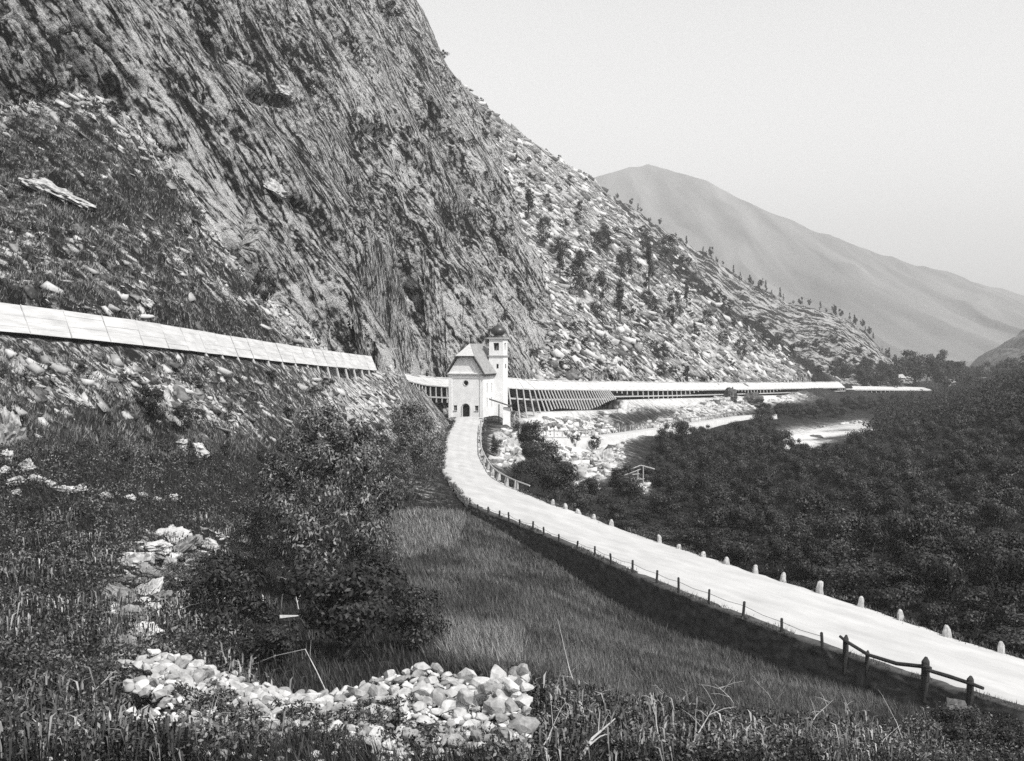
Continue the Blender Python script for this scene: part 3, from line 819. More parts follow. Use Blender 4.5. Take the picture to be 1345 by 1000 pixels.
MB().box((0, -.62, hz_ - .12), (2 * hx, .1, .2)).build('eaves_board', M_black, rf)
ev = MB(); ev.box((xo - .06, DP / 2, e - .16), (.1, DP + .9, .2)); ev.build('eaves_board', M_black, rf)
MB().box((0, -.30, EH - .34), (2 * HW + .7, .12, .12)).build('drip_moulding', M_roof, ch)
# door and windows
d = MB()
for i in range(4): d.box((-.495 + .33 * i, .24, 1.16), (.315, .08, 2.26))
dr = d.build('door', M_dark, ch)
MB().tube([(.35, .16, 1.1), (.45, .14, 1.1)], .035, 6).build('handle', M_roof, dr)
df = MB()
for sx in (-1, 1): df.box((sx * .76, -.03, .85), (.16, .1, 1.62))
arc = [(0 + .76 * math.sin(a), -.03, 1.66 + .76 * math.cos(a)) for a in np.linspace(-math.pi / 2, math.pi / 2, 12)]
df.tube(arc, .085, 6); df.build('door_frame', M_guard, ch)
for sx in (-1, 1):
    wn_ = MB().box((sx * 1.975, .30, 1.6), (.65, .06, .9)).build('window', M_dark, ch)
    g = MB(); g.box((sx * 1.975, .2, 1.6), (.05, .05, .9)); g.box((sx * 1.975, .2, 1.6), (.65, .045, .05)); g.build('frame', M_post, wn_)
    MB().box((sx * 1.975, -.03, 1.1), (.8, .16, .09)).build('sill', M_guard, wn_)
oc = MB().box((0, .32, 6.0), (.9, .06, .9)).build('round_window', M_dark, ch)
MB().tube([(.49 * math.sin(a), -.02, 6 + .49 * math.cos(a)) for a in np.linspace(0, 2 * math.pi, 19)], .06, 6).build('frame', M_guard, oc)
for h in wall_strips_side:
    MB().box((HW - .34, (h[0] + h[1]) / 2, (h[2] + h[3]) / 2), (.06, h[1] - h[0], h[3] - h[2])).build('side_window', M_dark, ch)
MB().box((0, -.55, -.1), (2.2, .9, .26)).build('door_step', M_guard, ch)
# tower at the right rear
tx, ty, tw_ = HW + .45, DP - 2.2, 1.36
t_ = MB(); TH1, TH2 = 10.7, 13.8
wl_ = t_
wl_.box((tx, ty, (TH1 - 2) / 2), (2 * tw_, 2 * tw_, TH1 + 2))
b2 = tw_ - .04
for sx in (-1, 1):                     # belfry stage, open on four sides
    for sy in (-1, 1):
        t_.box((tx + sx * (b2 - .40), ty + sy * (b2 - .40), (TH1 + TH2) / 2 + .06), (.8, .8, TH2 - TH1 - .12))
for zc, hgt in ((TH1 + .55, .9), (TH2 - .38, .72)):
    t_.box((tx, ty - b2 + .25, zc), (2 * b2 - 1.6, .5, hgt)); t_.box((tx, ty + b2 - .25, zc), (2 * b2 - 1.6, .5, hgt))
    t_.box((tx - b2 + .25, ty, zc), (.5, 2 * b2 - 1.6, hgt)); t_.box((tx + b2 - .25, ty, zc), (.5, 2 * b2 - 1.6, hgt))
tower = t_.build('tower', M_white, ch)
MB().box((tx, ty, TH1 + .02), (2 * tw_ + .34, 2 * tw_ + .34, .2)).build('cornice', M_guard, tower)
MB().box((tx, ty, TH2 + .1), (2 * tw_ + .44, 2 * tw_ + .44, .26)).build('cornice', M_guard, tower)
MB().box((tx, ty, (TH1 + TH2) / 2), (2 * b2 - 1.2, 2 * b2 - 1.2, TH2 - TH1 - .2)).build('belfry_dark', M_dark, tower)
bell = MB(); bell.lathe([(.05, .75), (.16, .72), (.2, .45), (.26, .2), (.36, .02), (.34, 0)], (tx, ty - b2 + .72, TH1 + 1.1), 12); bell.build('bell', M_roof, tower)
MB().box((tx + .3, ty - tw_ - .01, 8.9), (.34, .06, .75)).build('slit_window', M_dark, tower)
MB().box((tx + tw_ + .01, ty, 8.9), (.06, .34, .75)).build('slit_window', M_dark, tower)
dm = MB()
dm.lathe([(1.45, .0), (1.05, .16), (.78, .34), (.86, .48), (1.22, .74), (1.40, 1.08), (1.34, 1.42), (1.06, 1.80), (.62, 2.04), (.33, 2.26), (.16, 2.46), (.08, 2.7), (.05, 2.85)], (tx, ty, TH2 + .22), 20)
dome = dm.build('onion_dome', M_dome, ch, True)
fn = MB(); fn.lathe([(.02, 0), (.16, .1), (.2, .22), (.14, .34), (.02, .42)], (tx, ty, TH2 + 3.0), 10)
fn.box((tx, ty, TH2 + 3.75), (.07, .07, .9)); fn.box((tx, ty, TH2 + 3.9), (.5, .06, .07)); fn.build('finial_cross', M_black, dome)

# lean-to shelter and white pier beside the chapel
p0 = at(661, 560, 209)
sh = empty('lean_to_shelter', (p0[0], p0[1], 6.0))
tag(sh, 'small sagging lean-to roof on a post and white pier right of the chapel', 'shelter')
MB().hexa([(-.1, -.6, 0), (1.25, -.6, 0), (1.25, .6, 0), (-.1, .6, 0), (.0, -.5, 3.7), (1.15, -.5, 3.7), (1.15, .5, 3.7), (.0, .5, 3.7)]).build('pier', M_white, sh)
MB().tube([(-.75, -.3, -.2), (-.72, -.3, 4.2)], [.11, .09], 7).build('post', M_black, sh)
rr = MB(); rr.prism([(-2.4, -1, 5.0), (1.5, -1, 3.72), (1.5, -1, 3.86), (-2.4, -1, 5.16)], (0, 0, 0), (0, 2.2, 0)); rr.build('roof', M_drock, sh)
MB().tube([(1.1, -.8, 3.9), (1.9, -.9, 4.5), (2.2, -.9, 5.1)], [.1, .08, .05], 6).build('broken_board', M_black, sh)

# ------------------------------------------------------------------ avalanche galleries of the upper road
def gallery(name, rows, pitch, rise, depth, label, up_sign=1, clear=.6, post_len=1.0, lean=0.0, fascia=0.0, batten=True, rail_gap=0.0, rise_end=None, backwall=False):
    P = polyline(rows, pitch)
    root = empty(name, tuple(P[0])); tag(root, label, 'gallery')
    o = Vector(P[0])
    n = len(P)
    T = np.gradient(P, axis=0); T[:, 2] = 0; T /= np.linalg.norm(T, axis=1, keepdims=True)
    Nn = np.stack([-T[:, 1], T[:, 0], 0 * T[:, 0]], 1) * up_sign      # uphill
    rs = np.linspace(rise, rise_end or rise, n)
    lo = P + [0, 0, clear]; hi = P + Nn * depth + np.stack([0 * rs, 0 * rs, clear + rs], 1)
    for i in range(n - 1):
        jit = [random.uniform(-.05, .05) for _ in range(4)]
        a, b = Vector(lo[i]) - o, Vector(lo[i + 1]) - o
        c, d_ = Vector(hi[i + 1]) - o, Vector(hi[i]) - o
        t = (b - a).normalized() * .02
        up = (b - a).cross(d_ - a).normalized()
        if up.z < 0: up = -up
        a, b, c, d_ = a + t + up * jit[0], b - t + up * jit[1], c - t + up * jit[2], d_ + t + up * jit[3]
        # each bay is boarded: five boards with small steps, one bay = one panel
        mb = MB()
        nb = 5
        for k in range(nb):
            f0, f1 = k / nb, (k + 1) / nb - .004
            q = [a.lerp(d_, f0), b.lerp(c, f0), b.lerp(c, f1), a.lerp(d_, f1)]
            sk_ = up * random.uniform(0, .025)
            mb.hexa([p + sk_ - up * .07 for p in q] + [p + sk_ for p in q])
        mb.build('roof_panel', M_plank, root)
    for i in range(n):
        a, d_ = Vector(lo[i]) - o, Vector(hi[i]) - o
        up = Vector((0, 0, 1))
        if batten:
            MB().prism([a - Vector((0, 0, .02)), d_ - Vector((0, 0, .02)), d_ + up * .05, a + up * .07], Vector(T[i]) * -.045, Vector(T[i]) * .045).build('batten', M_post, root)
        L = post_len(i / (n - 1)) if callable(post_len) else post_len
        if L > 0:
            x, y, z = P[i]
            zg = min(ground(x - Nn[i][0] * lean * L, y - Nn[i][1] * lean * L) - .4, z - .3)
            top = a - Vector((0, 0, .06)) + Vector(Nn[i]) * .15
            bot = Vector((x - Nn[i][0] * lean * L, y - Nn[i][1] * lean * L, max(zg, z - L))) - o
            MB().tube([bot, top], [.17, .14], 6).build('post', M_post, root)
    if fascia:
        for i in range(n - 1):
            a, b = Vector(lo[i]) - o, Vector(lo[i + 1]) - o
            nn = Vector(Nn[i]) * .05
            MB().hexa([a - nn - Vector((0, 0, fascia)), b - nn - Vector((0, 0, fascia)), b + nn - Vector((0, 0, fascia)), a + nn - Vector((0, 0, fascia)), a - nn, b - nn, b + nn, a + nn]).build('fascia_board', M_plank, root)
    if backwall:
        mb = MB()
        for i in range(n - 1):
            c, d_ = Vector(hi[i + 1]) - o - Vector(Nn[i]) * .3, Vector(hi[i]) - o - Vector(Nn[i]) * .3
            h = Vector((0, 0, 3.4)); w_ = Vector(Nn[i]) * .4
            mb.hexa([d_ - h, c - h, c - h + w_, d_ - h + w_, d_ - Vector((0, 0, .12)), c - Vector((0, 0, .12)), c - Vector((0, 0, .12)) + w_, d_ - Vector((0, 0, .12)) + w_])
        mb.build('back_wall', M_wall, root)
        mb = MB()
        for i in range(n - 1):
            z_ = Vector((0, 0, 2.0 if rail_gap == 0 else rail_gap))
            a, b = Vector(lo[i]) - o - z_, Vector(lo[i + 1]) - o - z_
            n1, n2 = Vector(Nn[i]) * .1, Vector(Nn[i]) * (depth - .2)
            v = Vector((0, 0, .3))
            mb.hexa([a - n1 - v, b - n1 - v, b + n2 - v, a + n2 - v, a - n1, b - n1, b + n2, a + n2])
        mb.build('road_deck', M_road, root)
    return P, Nn, root
gallery('avalanche_gallery', GAL_L, 4.2, 1.95, .8, 'long boarded avalanche gallery running down the rocky slope at left', clear=.12, post_len=lambda t: 1.3 if t > .42 else 0, lean=.15)
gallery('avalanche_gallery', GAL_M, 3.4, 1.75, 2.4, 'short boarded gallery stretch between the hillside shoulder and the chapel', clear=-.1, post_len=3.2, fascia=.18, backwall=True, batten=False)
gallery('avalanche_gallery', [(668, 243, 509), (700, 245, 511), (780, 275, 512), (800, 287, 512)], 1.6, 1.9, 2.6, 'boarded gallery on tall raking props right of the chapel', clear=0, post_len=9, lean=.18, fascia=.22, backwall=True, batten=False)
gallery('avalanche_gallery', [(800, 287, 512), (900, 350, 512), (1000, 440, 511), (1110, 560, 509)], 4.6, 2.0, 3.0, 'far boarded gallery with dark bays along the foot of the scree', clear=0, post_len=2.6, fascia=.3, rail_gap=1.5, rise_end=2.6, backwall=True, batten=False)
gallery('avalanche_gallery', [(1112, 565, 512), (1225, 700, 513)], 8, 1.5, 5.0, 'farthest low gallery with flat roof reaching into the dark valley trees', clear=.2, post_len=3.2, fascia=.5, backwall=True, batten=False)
# masonry end of the near gallery: rounded
# dark plank shed above the gallery bend
p0 = at(491, 483, 196)
sd = empty('plank_shed', tuple(p0), math.radians(-35))
tag(sd, 'dark plank shed half hidden above the bend of the near gallery', 'shed')
for i in range(9): MB().box((-1.8 + .45 * i, 0, 1.2), (.4, .06 + .02 * (i % 2), 2.6)).build('plank', M_black, sd)
MB().box((0, 1.4, 1.2), (4.0, 2.6, 2.5)).build('body', M_black, sd)
MB().prism([(-2.3, -.4, 2.3), (-2.3, 3.2, 3.0), (-2.3, 3.2, 3.14), (-2.3, -.4, 2.44)], (0, 0, 0), (4.6, 0, 0)).build('roof', M_roof, sd)

# lower road past the gallery props, with its rail
P = polyline(LOW, 2.5)
T = np.gradient(P, axis=0); T[:, 2] = 0; T /= np.linalg.norm(T, axis=1, keepdims=True)
N_ = np.stack([-T[:, 1], T[:, 0], 0 * T[:, 0]], 1)
w_ = np.array([-2.7, -2.4, -1.2, 0, 1.2, 2.2, 2.5]); h_ = np.array([-2.0, .18, .24, .27, .24, .18, -1.5])
Pp = P[:, None] + N_[:, None] * w_[None, :, None]; Pp[..., 2] += h_[None] + .04 * vnoise(Pp[..., 0], Pp[..., 1], Pp[..., 2])
idx = np.arange(Pp.shape[0] * len(w_)).reshape(Pp.shape[:2])
q = np.stack([idx[:-1, :-1], idx[1:, :-1], idx[1:, 1:], idx[:-1, 1:]], -1).reshape(-1, 4)
tag(link(bpy.data.objects.new('path', np_mesh('path', Pp.reshape(-1, 3), q, M_road, True))), kind='structure')
P2 = polyline([(705, 230, 573), (750, 241, 574), (800, 255, 569), (850, 275, 562), (930, 320, 552), (965, 344, 547)], 3.2)
fr = empty('rail_fence', tuple(P2[0])); tag(fr, 'far low rail fence along the lower road under the gallery props', 'fence')
o = Vector(P2[0])
for p in P2: MB().tube([Vector(p) - o - Vector((0, 0, .4)), Vector(p) - o + Vector((0, 0, 1.15))], .10, 5).build('post', M_post, fr)
MB().tube([Vector(p) - o + Vector((0, 0, 1.05)) for p in P2], .075, 5).build('rail', M_drock, fr)

# ------------------------------------------------------------------ guard stones and fences of the near road
def guard_mesh(seed, h, w_, dpt):
    r = random.Random(seed); mb = MB()
    prof = [(1.15, -.4), (1.08 + r.uniform(-.1, .1), 0), (.97, .35 + r.uniform(-.08, .08)), (.86 + r.uniform(-.1, .08), .65), (.66 + r.uniform(-.15, .15), .88), (.30, 1.0)]
    lx_, ly_ = r.uniform(-.2, .2), r.uniform(-.2, .2)
    seg = 9; vs = []
    for s_, z in prof:
        for k in range(seg):
            a = 2 * math.pi * k / seg
            q_ = 1 + r.uniform(-.16, .16)
            sx = math.copysign(abs(math.cos(a)) ** .7, math.cos(a)); sy = math.copysign(abs(math.sin(a)) ** .7, math.sin(a))
            vs.append((lx_ * max(0, z) ** 2 + sx * w_ / 2 * s_ * q_, ly_ * max(0, z) ** 2 + sy * dpt / 2 * s_ * q_, z * h + r.uniform(-.02, .02)))
    n = len(prof)
    fs = [(i * seg + k, i * seg + (k + 1) % seg, (i + 1) * seg + (k + 1) % seg, (i + 1) * seg + k) for i in range(n - 1) for k in range(seg)] + [tuple((n - 1) * seg + k for k in range(seg))]
    mb.add(vs, fs)
    return mb.mesh('guard_stone', M_guard)
GM = [guard_mesh(k, 1, 1, 1) for k in range(6)]
gs_px = [728, 745, 761.5, 782, 805.4, 868.8, 894, 926, 957, 994.5, 1031, 1079.5, 1134, 1186, 1247, 1319]
gs_h = [.72, .75, .6, .62, .72, .85, .5, .55, .72, .78, .85, 1.05, .85, .85, .85, .8]
gs_txt = ['first pale guard stone after the end of the railing', 'second guard stone beyond the end of the railing', 'squat pale guard stone, third after the railing', 'low rounded guard stone, fourth after the railing',
          'pointed pale guard stone before the wide gap at the bushes', 'upright white guard stone just after the wide gap', 'stubby grey guard stone low at the road verge', 'short grey guard stone leaning at the dark bushes',
          'pale wedge-shaped guard stone in the middle of the far verge', 'white guard stone with sloping shoulder mid-way along verge', 'broad-footed white guard stone before the tallest one', 'tallest and slimmest white guard stone on the far verge',
          'squat broad guard stone just nearer than the tallest one', 'rounded pale guard stone, third from the near end of the row', 'speckled guard stone second from the near end of the row', 'nearest guard stone of the row beside the dark scrub']
for k, px in enumerate(gs_px):
    y = edge_at_px(px, 1); x = float(road_right(y)) - .15
    o = bpy.data.objects.new('guard_stone', GM[k % 6]); link(o)
    o.location = (x, y, float(road_z(y)) - .06); h = gs_h[k]
    o.scale = (.36 + .05 * (k % 3), .36, h * .76)
    o.rotation_euler = (random.uniform(-.10, .10), random.uniform(-.12, .12), random.uniform(0, 6))
    tag(o, gs_txt[k], 'guard stone', 'guard stones along the far road verge')
# railing on stone posts round the bend
rl = empty('railing', (-4, 150, 5.5)); tag(rl, 'railing of round rail on stone posts round the road bend', 'railing')
o0 = Vector((-4, 150, 5.5))
ry = [128.5, 132, 136, 140.5, 146, 153, 161, 170, 180, 190, 200]
tops = []
for k, y in enumerate(ry):
    x = float(road_right(y)) - .1 - .0 * k; z = float(road_z(y))
    o = bpy.data.objects.new('post', GM[k % 6]); link(o, rl)
    o.location = Vector((x, y, z - .05)) - o0; o.scale = (.5 if k < 4 else .34, .45 if k < 4 else .34, 1.0)
    tops.append(Vector((x, y, z + .92)) - o0)
y = 126.0
MB().tube([Vector((float(road_right(y)) + .5, y, float(road_z(y)) + .75)) - o0] + tops, .085, 6).build('rail', M_post, rl)
# post-and-wire fence along the retaining wall
wf = empty('wire_fence', (3, 100, 4.4)); tag(wf, 'thin fence of short dark posts and wire along the near road edge', 'fence')
o0 = Vector((3, 100, 4.4))
fp = [621.7, 633, 645.5, 659.5, 673.5, 687.5, 703.6, 719.4, 739.3, 761.5, 786, 809, 836, 867, 897.5, 936, 980.4, 1033, 1088.5]
hp = [.8, .5, .7, .75, 1.0, .6, .95, .8, .7, .7, .95, 1.0, 1.1, 1.05, 1.25, 1.15, 1.15, .95, 1.0]
tp = []
for px, h in zip(fp, hp):
    h *= .78
    y = edge_at_px(px, -1, 40, 122); x = float(road_left(y)) - .28; z = float(road_z(y))
    ln = Vector((random.uniform(-.10, .10), random.uniform(-.1, .1), 1))
    b = Vector((x, y, z - .9)) - o0
    r_p = .075 + .02 * random.random()
    MB().tube([b, b + ln * (.9 + h * .95), b + ln * (.9 + h)], [r_p, r_p * .9, r_p * .4], 6).build('post', M_black, wf)
    tp.append(b + ln * (.9 + h * .7))
pts = []
for a, b in zip(tp[:-1], tp[1:]):
    for f in (0, .5): pts.append(a.lerp(b, f) - Vector((0, 0, .08 if f else 0)))
MB().tube(pts + [tp[-1]], .014, 4).build('wire', M_black, wf)
# rustic rail fence at the near corner
rf_ = empty('rail_fence', (20, 60, 4)); tag(rf_, 'rough pole fence with thick pointed posts at the near road corner', 'fence')
o0 = Vector((20, 60, 4)); tops = []
for px, h, r_p in ((1123, 1.05, .15), (1152, .6, .11), (1229, 1.15, .20), (1288, .85, .17)):
    y = edge_at_px(px, -1, 40, 122); x = float(road_left(y)) - .5; z = float(road_z(y))
    b = Vector((x, y, z - 1.0)) - o0
    MB().tube([b, b + Vector((.02, 0, 1 + h * .8)), b + Vector((.05, 0, 1 + h))], [r_p * 1.1, r_p, r_p * .3], 8).build('post', M_black, rf_)
    tops.append(b + Vector((0, -.2, 1 + h * .62)))
a, b, c, d_ = tops
MB().tube([a + (a - b).normalized() * .5 + Vector((0, 0, .18)), a + Vector((0, 0, .1)), b + Vector((0, 0, .05)), b.lerp(c, .5) - Vector((0, 0, .12)), c, c + (d_ - c) * .1], [.07, .09, .09, .1, .1, .09], 7).build('rail', M_black, rf_)
MB().tube([c + Vector((0, -.1, -.12)), c.lerp(d_, .5) - Vector((0, 0, .05)), d_, d_ + (d_ - c) * .25], [.09, .1, .09, .08], 7).build('rail', M_black, rf_)

# open timber shelter in the bushes below the road
p0 = seen(842, 640)
hb = empty('timber_shelter', tuple(p0 + [0, -2, 1.0])); tag(hb, 'pale open timber frame with pitched ridge pole among the dark bushes', 'shelter')
s_ = p0[1] / F
fr_ = lambda x, y, z=0: Vector(((x - 842) * s_, z, (640 - y) * s_))
for a, b, r_p in (((805, 630), (842, 616), .10), ((842, 616), (860, 621), .09), ((812, 632), (842, 621), .07)): MB().tube([fr_(*a), fr_(*b)], r_p, 6).build('rafter', M_post, hb)
for a, b in (((845, 662), (845, 617)), ((838, 660), (838, 621))): MB().tube([fr_(*a), fr_(*b)], .08, 6).build('post', M_post, hb)
for a, b in (((829, 634), (846, 634)), ((831, 628), (840, 627))): MB().tube([fr_(*a), fr_(*b)], .08, 6).build('beam', M_post, hb)
rs = MB(); rs.hexa([fr_(805, 629, .1), fr_(842, 615, .1), fr_(842, 615, 3), fr_(805, 629, 3), fr_(805, 628, .1), fr_(842, 614, .1), fr_(842, 614, 3), fr_(805, 628, 3)]); rs.build('roof_boards', M_black, hb)

# far houses at the head of the valley
for px, py, d, w_, txt in ((1245, 505, 760, 9, 'low pale-roofed house by the far dark trees'), (1298, 502, 800, 15, 'long low farm building with pale roof far in the valley'), (1178, 499, 720, 7, 'tiny pale house beyond the end of the gallery')):
    p = at(px, py + 3, d)
    h = empty('house', tuple(p), .3); tag(h, txt, 'house', None)
    MB().box((0, 0, 0), (w_, 6, 5)).build('wall', M_guard, h)
    MB().prism([(-w_ / 2 - .5, -3.6, 2.4), (-w_ / 2 - .5, 3.6, 2.4), (-w_ / 2 - .5, 0, 4.6)], (0, 0, 0), (w_ + 1, 0, 0)).build('roof', M_post, h)
    for k in (-1, 1): MB().box((k * w_ / 4, -3.02, .4), (1.1, .1, 1.4)).build('window', M_dark, h)

# ------------------------------------------------------------------ rocks
import bmesh
def arrays(me):
    V = np.array([v.co for v in me.vertices]); T_ = np.array([p.vertices[:] for p in me.polygons])
    return V, T_
def rock_mesh(seed, sub=1, cuts=9, flat=1.0, mat=None, name='rock'):
    r = random.Random(seed)
    bm = bmesh.new(); bmesh.ops.create_icosphere(bm, subdivisions=sub, radius=1)
    planes = []
    for k in range(cuts):
        n = Vector((r.gauss(0, 1), r.gauss(0, 1), r.gauss(0, 1))).normalized(); planes.append((n, r.uniform(.42, .74)))
    for v in bm.verts:
        for n, h in planes:
            d = v.co.dot(n) - h
            if d > 0: v.co -= n * d
        v.co += Vector((r.uniform(-1, 1), r.uniform(-1, 1), r.uniform(-1, 1))) * (.05 if sub < 3 else .02)
        v.co.z *= flat
    me = bpy.data.meshes.new(name); bm.to_mesh(me); bm.free()
    me.materials.append(mat)
    return me
def rot_matrices(n, tilt=1.0):
    e = RNG.uniform(-1, 1, (n, 3)) * [tilt, tilt, math.pi]
    cx, sx, cy, sy, cz, sz = np.cos(e[:, 0]), np.sin(e[:, 0]), np.cos(e[:, 1]), np.sin(e[:, 1]), np.cos(e[:, 2]), np.sin(e[:, 2])
    R = np.empty((n, 3, 3))
    R[:, 0, 0] = cz * cy; R[:, 0, 1] = cz * sy * sx - sz * cx; R[:, 0, 2] = cz * sy * cx + sz * sx
    R[:, 1, 0] = sz * cy; R[:, 1, 1] = sz * sy * sx + cz * cx; R[:, 1, 2] = sz * sy * cx - cz * sx
    R[:, 2, 0] = -sy; R[:, 2, 1] = cy * sx; R[:, 2, 2] = cy * cx
    return R
def joined(meshes, pos, scl, R):
    Vs, Fs, o = [], [], 0
    which = RNG.integers(0, len(meshes), len(pos))
    arr = [arrays(m) for m in meshes]
    for k, (V, T_) in enumerate(arr):
        m = which == k; n = int(m.sum())
        if not n: continue
        W_ = np.einsum('nij,nvj->nvi', R[m], V[None] * scl[m][:, None, :]) + pos[m][:, None, :]
        Vs.append(W_.reshape(-1, 3)); Fs.append((T_[None] + (np.arange(n) * len(V))[:, None, None] + o).reshape(-1, T_.shape[1])); o += n * len(V)
    return np.concatenate(Vs), np.concatenate(Fs)
def pick_cells(mask, n, weight=None):
    """random spots of the terrain sheet (already spread the way the camera sees it)"""
    i, j = np.nonzero(mask[:-1, :-1] & mask[1:, 1:])
    if weight is not None:
        w_ = weight[i, j]; k = RNG.choice(len(i), n, p=w_ / w_.sum())
    else: k = RNG.integers(0, len(i), n)
    i, j = i[k], j[k]; u, v = RNG.random(n)[:, None], RNG.random(n)[:, None]
    Pn = np.stack([PX3, PY3, PZ3], -1)
    return (Pn[i, j] * (1 - u) + Pn[i + 1, j] * u) * (1 - v) + (Pn[i, j + 1] * (1 - u) + Pn[i + 1, j + 1] * u) * v, i, j
inframe = (PPX > -12) & (PPX < 1358) & (PPY > -12) & (PPY < 1012)
def block_mesh(seed, flat=.5, mat=None, name='rock'):
    """angular block: six bent faces, corners knocked about"""
    r = random.Random(seed); mb = MB()
    p = []
    for z in (-1, 1):
        for x, y in ((-1, -1), (1, -1), (1, 1), (-1, 1)):
            k = r.uniform(.45, 1.0)
            p.append((x * k + r.uniform(-.25, .25), y * r.uniform(.5, 1.0) + r.uniform(-.2, .2), z * flat * r.uniform(.5, 1.1)))
    mb.hexa(p)
    me = mb.mesh(name, mat)
    bm = bmesh.new(); bm.from_mesh(me); bmesh.ops.triangulate(bm, faces=bm.faces); bm.to_mesh(me); bm.free()
    return me
def fine_rock(seed, flat=.8, mat=None, name='boulder', boxy=0.0):
    """boulder with broken planes and a rough skin"""
    me = rock_mesh(seed, 4, 11, 1.0, mat, name)
    V, T_ = arrays(me)
    if boxy: V = np.sign(V) * np.abs(V) ** (1 - boxy)
    n = V / (np.linalg.norm(V, axis=1, keepdims=True) + 1e-9)
    q = V * 2.6 + seed * 3.1
    V = V + n * (.20 * facet(q[:, 0], q[:, 1], q[:, 2] * 1.8) + .09 * facet(q[:, 0] * 2.7, q[:, 1] * 2.7, q[:, 2] * 4) + .03 * vnoise(*(V * 9).T))[:, None]
    V[:, 2] *= flat
    me.vertices.foreach_set('co', V.astype(np.float32).ravel()); me.update()
    return me
M_hrock = plain_material('weathered_slab_rock', .04, .44, 1.6, .92, .12, .6, detail=8, island=True)
RK = [block_mesh(100 + k, .75, M_rock) for k in range(8)]
RS = [block_mesh(200 + k, .3, M_rock) for k in range(8)]
# slabs lying along the bedding
def bedding(L, n):
    l, a, b = axes(L)
    if b.z < 0: b = -b
    B = np.array([[l.x, a.x, b.x], [l.y, a.y, b.y], [l.z, a.z, b.z]])
    return np.einsum('ij,njk->nik', B, rot_matrices(n, .28) * 0 + small_rot(n, .25))
def small_rot(n, t):
    e = RNG.normal(0, t, (n, 3)); I = np.repeat(np.eye(3)[None], n, 0)
    I[:, 0, 1] -= e[:, 2]; I[:, 1, 0] += e[:, 2]; I[:, 0, 2] += e[:, 1]; I[:, 2, 0] -= e[:, 1]; I[:, 1, 2] -= e[:, 0]; I[:, 2, 1] += e[:, 0]
    return I
def scatter_rocks(name, mask, n, smin, smax, L, meshes, mat, power=2.5, stretch_=1.8, weight=None, flat=1.0):
    p, i, j = pick_cells(mask, n, weight)
    s = smin * (smax / smin) ** (RNG.random(n) ** power) * (p[:, 1] / 100) ** .35
    scl = np.stack([s * RNG.uniform(1.0, stretch_, n), s * RNG.uniform(.7, 1.1, n), s * RNG.uniform(.6, 1.0, n) * flat], 1)
    V, T_ = joined(meshes, p, scl, bedding(L, n))
    return tag(link(bpy.data.objects.new(name, np_mesh(name, V, T_, mat))), kind='stuff')
wt = np.clip(tone, .02, 1) ** 1.5
scatter_rocks('scree_rubble', (ZONE == 1) & inframe & ~BUILT, 19000, .12, 1.0, L_TALUS, RS + RK + RK, M_rock, 3.0, 2.1, wt)
scatter_rocks('hillside_rubble', np.isin(ZONE, [2, 3]) & inframe & (PPY < 580) & ~BUILT, 3400, .07, .55, L_HILL, RS + RS + RK, M_hrock, 3.0, 2.2, np.clip(tone, .02, 1) ** 3.5)
scatter_rocks('river_rubble', (ZONE == 0) & inframe & (tone > .45) & ~BUILT & (SPY > 500) & ~inpoly(PPX, PPY, [(1015, 562), (1150, 556), (1130, 585), (1040, 602)]), 3600, .10, .8, (1, -.2, -.1), [rock_mesh(140 + k, 1, 14, .8, M_rock) for k in range(6)] + RK[:3], M_rock, 2.2, 1.4)
# single slabs and boulders that stand out
def place_rock(name, px, py, w_px, h_px, label, ang=0, group=None, mesh=None, cat='rock', mat=None, sink=.25, d_off=0):
    p = seen(px, py); s_ = p[1] / F
    o = bpy.data.objects.new(name, mesh or random.choice(RK)); link(o)
    ext = np.array(o.data.vertices[0].co); vv = np.array([v.co for v in o.data.vertices]); ext = (vv.max(0) - vv.min(0)) / 2
    w2, h2 = w_px * s_ / 2, h_px * s_ / 2
    o.scale = (w2 / ext[0], (w2 * .5 + h2 * .6) / ext[1], h2 * 1.15 / ext[2])
    o.rotation_euler = (random.uniform(-.12, .12), math.radians(ang), random.uniform(-.25, .25))
    o.location = (p[0], p[1] + d_off, p[2] + h2 * (.35 - sink))
    return tag(o, label, cat, group)
M_bright = plain_material('fresh_pale_rock', .26, .54, 1.6, .9, .1, .6, detail=9)
M_speck = plain_material('speckled_rock', .03, .50, 2.4, .9, .1, .6, detail=9)
RB = [fine_rock(400 + k, .8, M_bright) for k in range(6)]
RD = [fine_rock(450 + k, .8, M_drock) for k in range(4)]
RP = fine_rock(470, 1.0, M_speck)
M_slab = plain_material('pale_slab_rock', .12, .52, 2.2, .9, .1, .7, detail=10)
RL_ = [fine_rock(500 + k, .5, M_slab, 'rock_slab') for k in range(5)]
place_rock('boulder', 802, 481, 24, 24, 'white angular boulder alone on the dark patch of scree', mesh=RB[0])
place_rock('boulder', 988, 528, 34, 24, 'large dark-fronted boulder between the two roads', mesh=RD[0])
place_rock('boulder', 960, 522, 20, 22, 'dark upright boulder just left of the large dark one', mesh=RD[1])
place_rock('boulder', 790, 607, 42, 32, 'broad pale flat-topped boulder above the timber frame', mesh=RB[1])
place_rock('boulder', 778, 640, 22, 22, 'small pale boulder sunk among bushes by the guard stones', mesh=RB[2])
place_rock('rock_outcrop', 672, 598, 36, 44, 'pale rock outcrop bulging just right of the road bend', mesh=RB[3], sink=.35)
place_rock('boulder', 1075, 571, 20, 6, 'long dark stone lying on the white river bed', mesh=RD[2])
place_rock('rock_slab', 75, 250, 120, 22, 'long white rock slab slanting across the left slope', 26, mesh=RL_[0])
place_rock('rock_slab', 232, 338, 26, 12, 'small white slab on the turf below the cliff', 30, mesh=RL_[1])
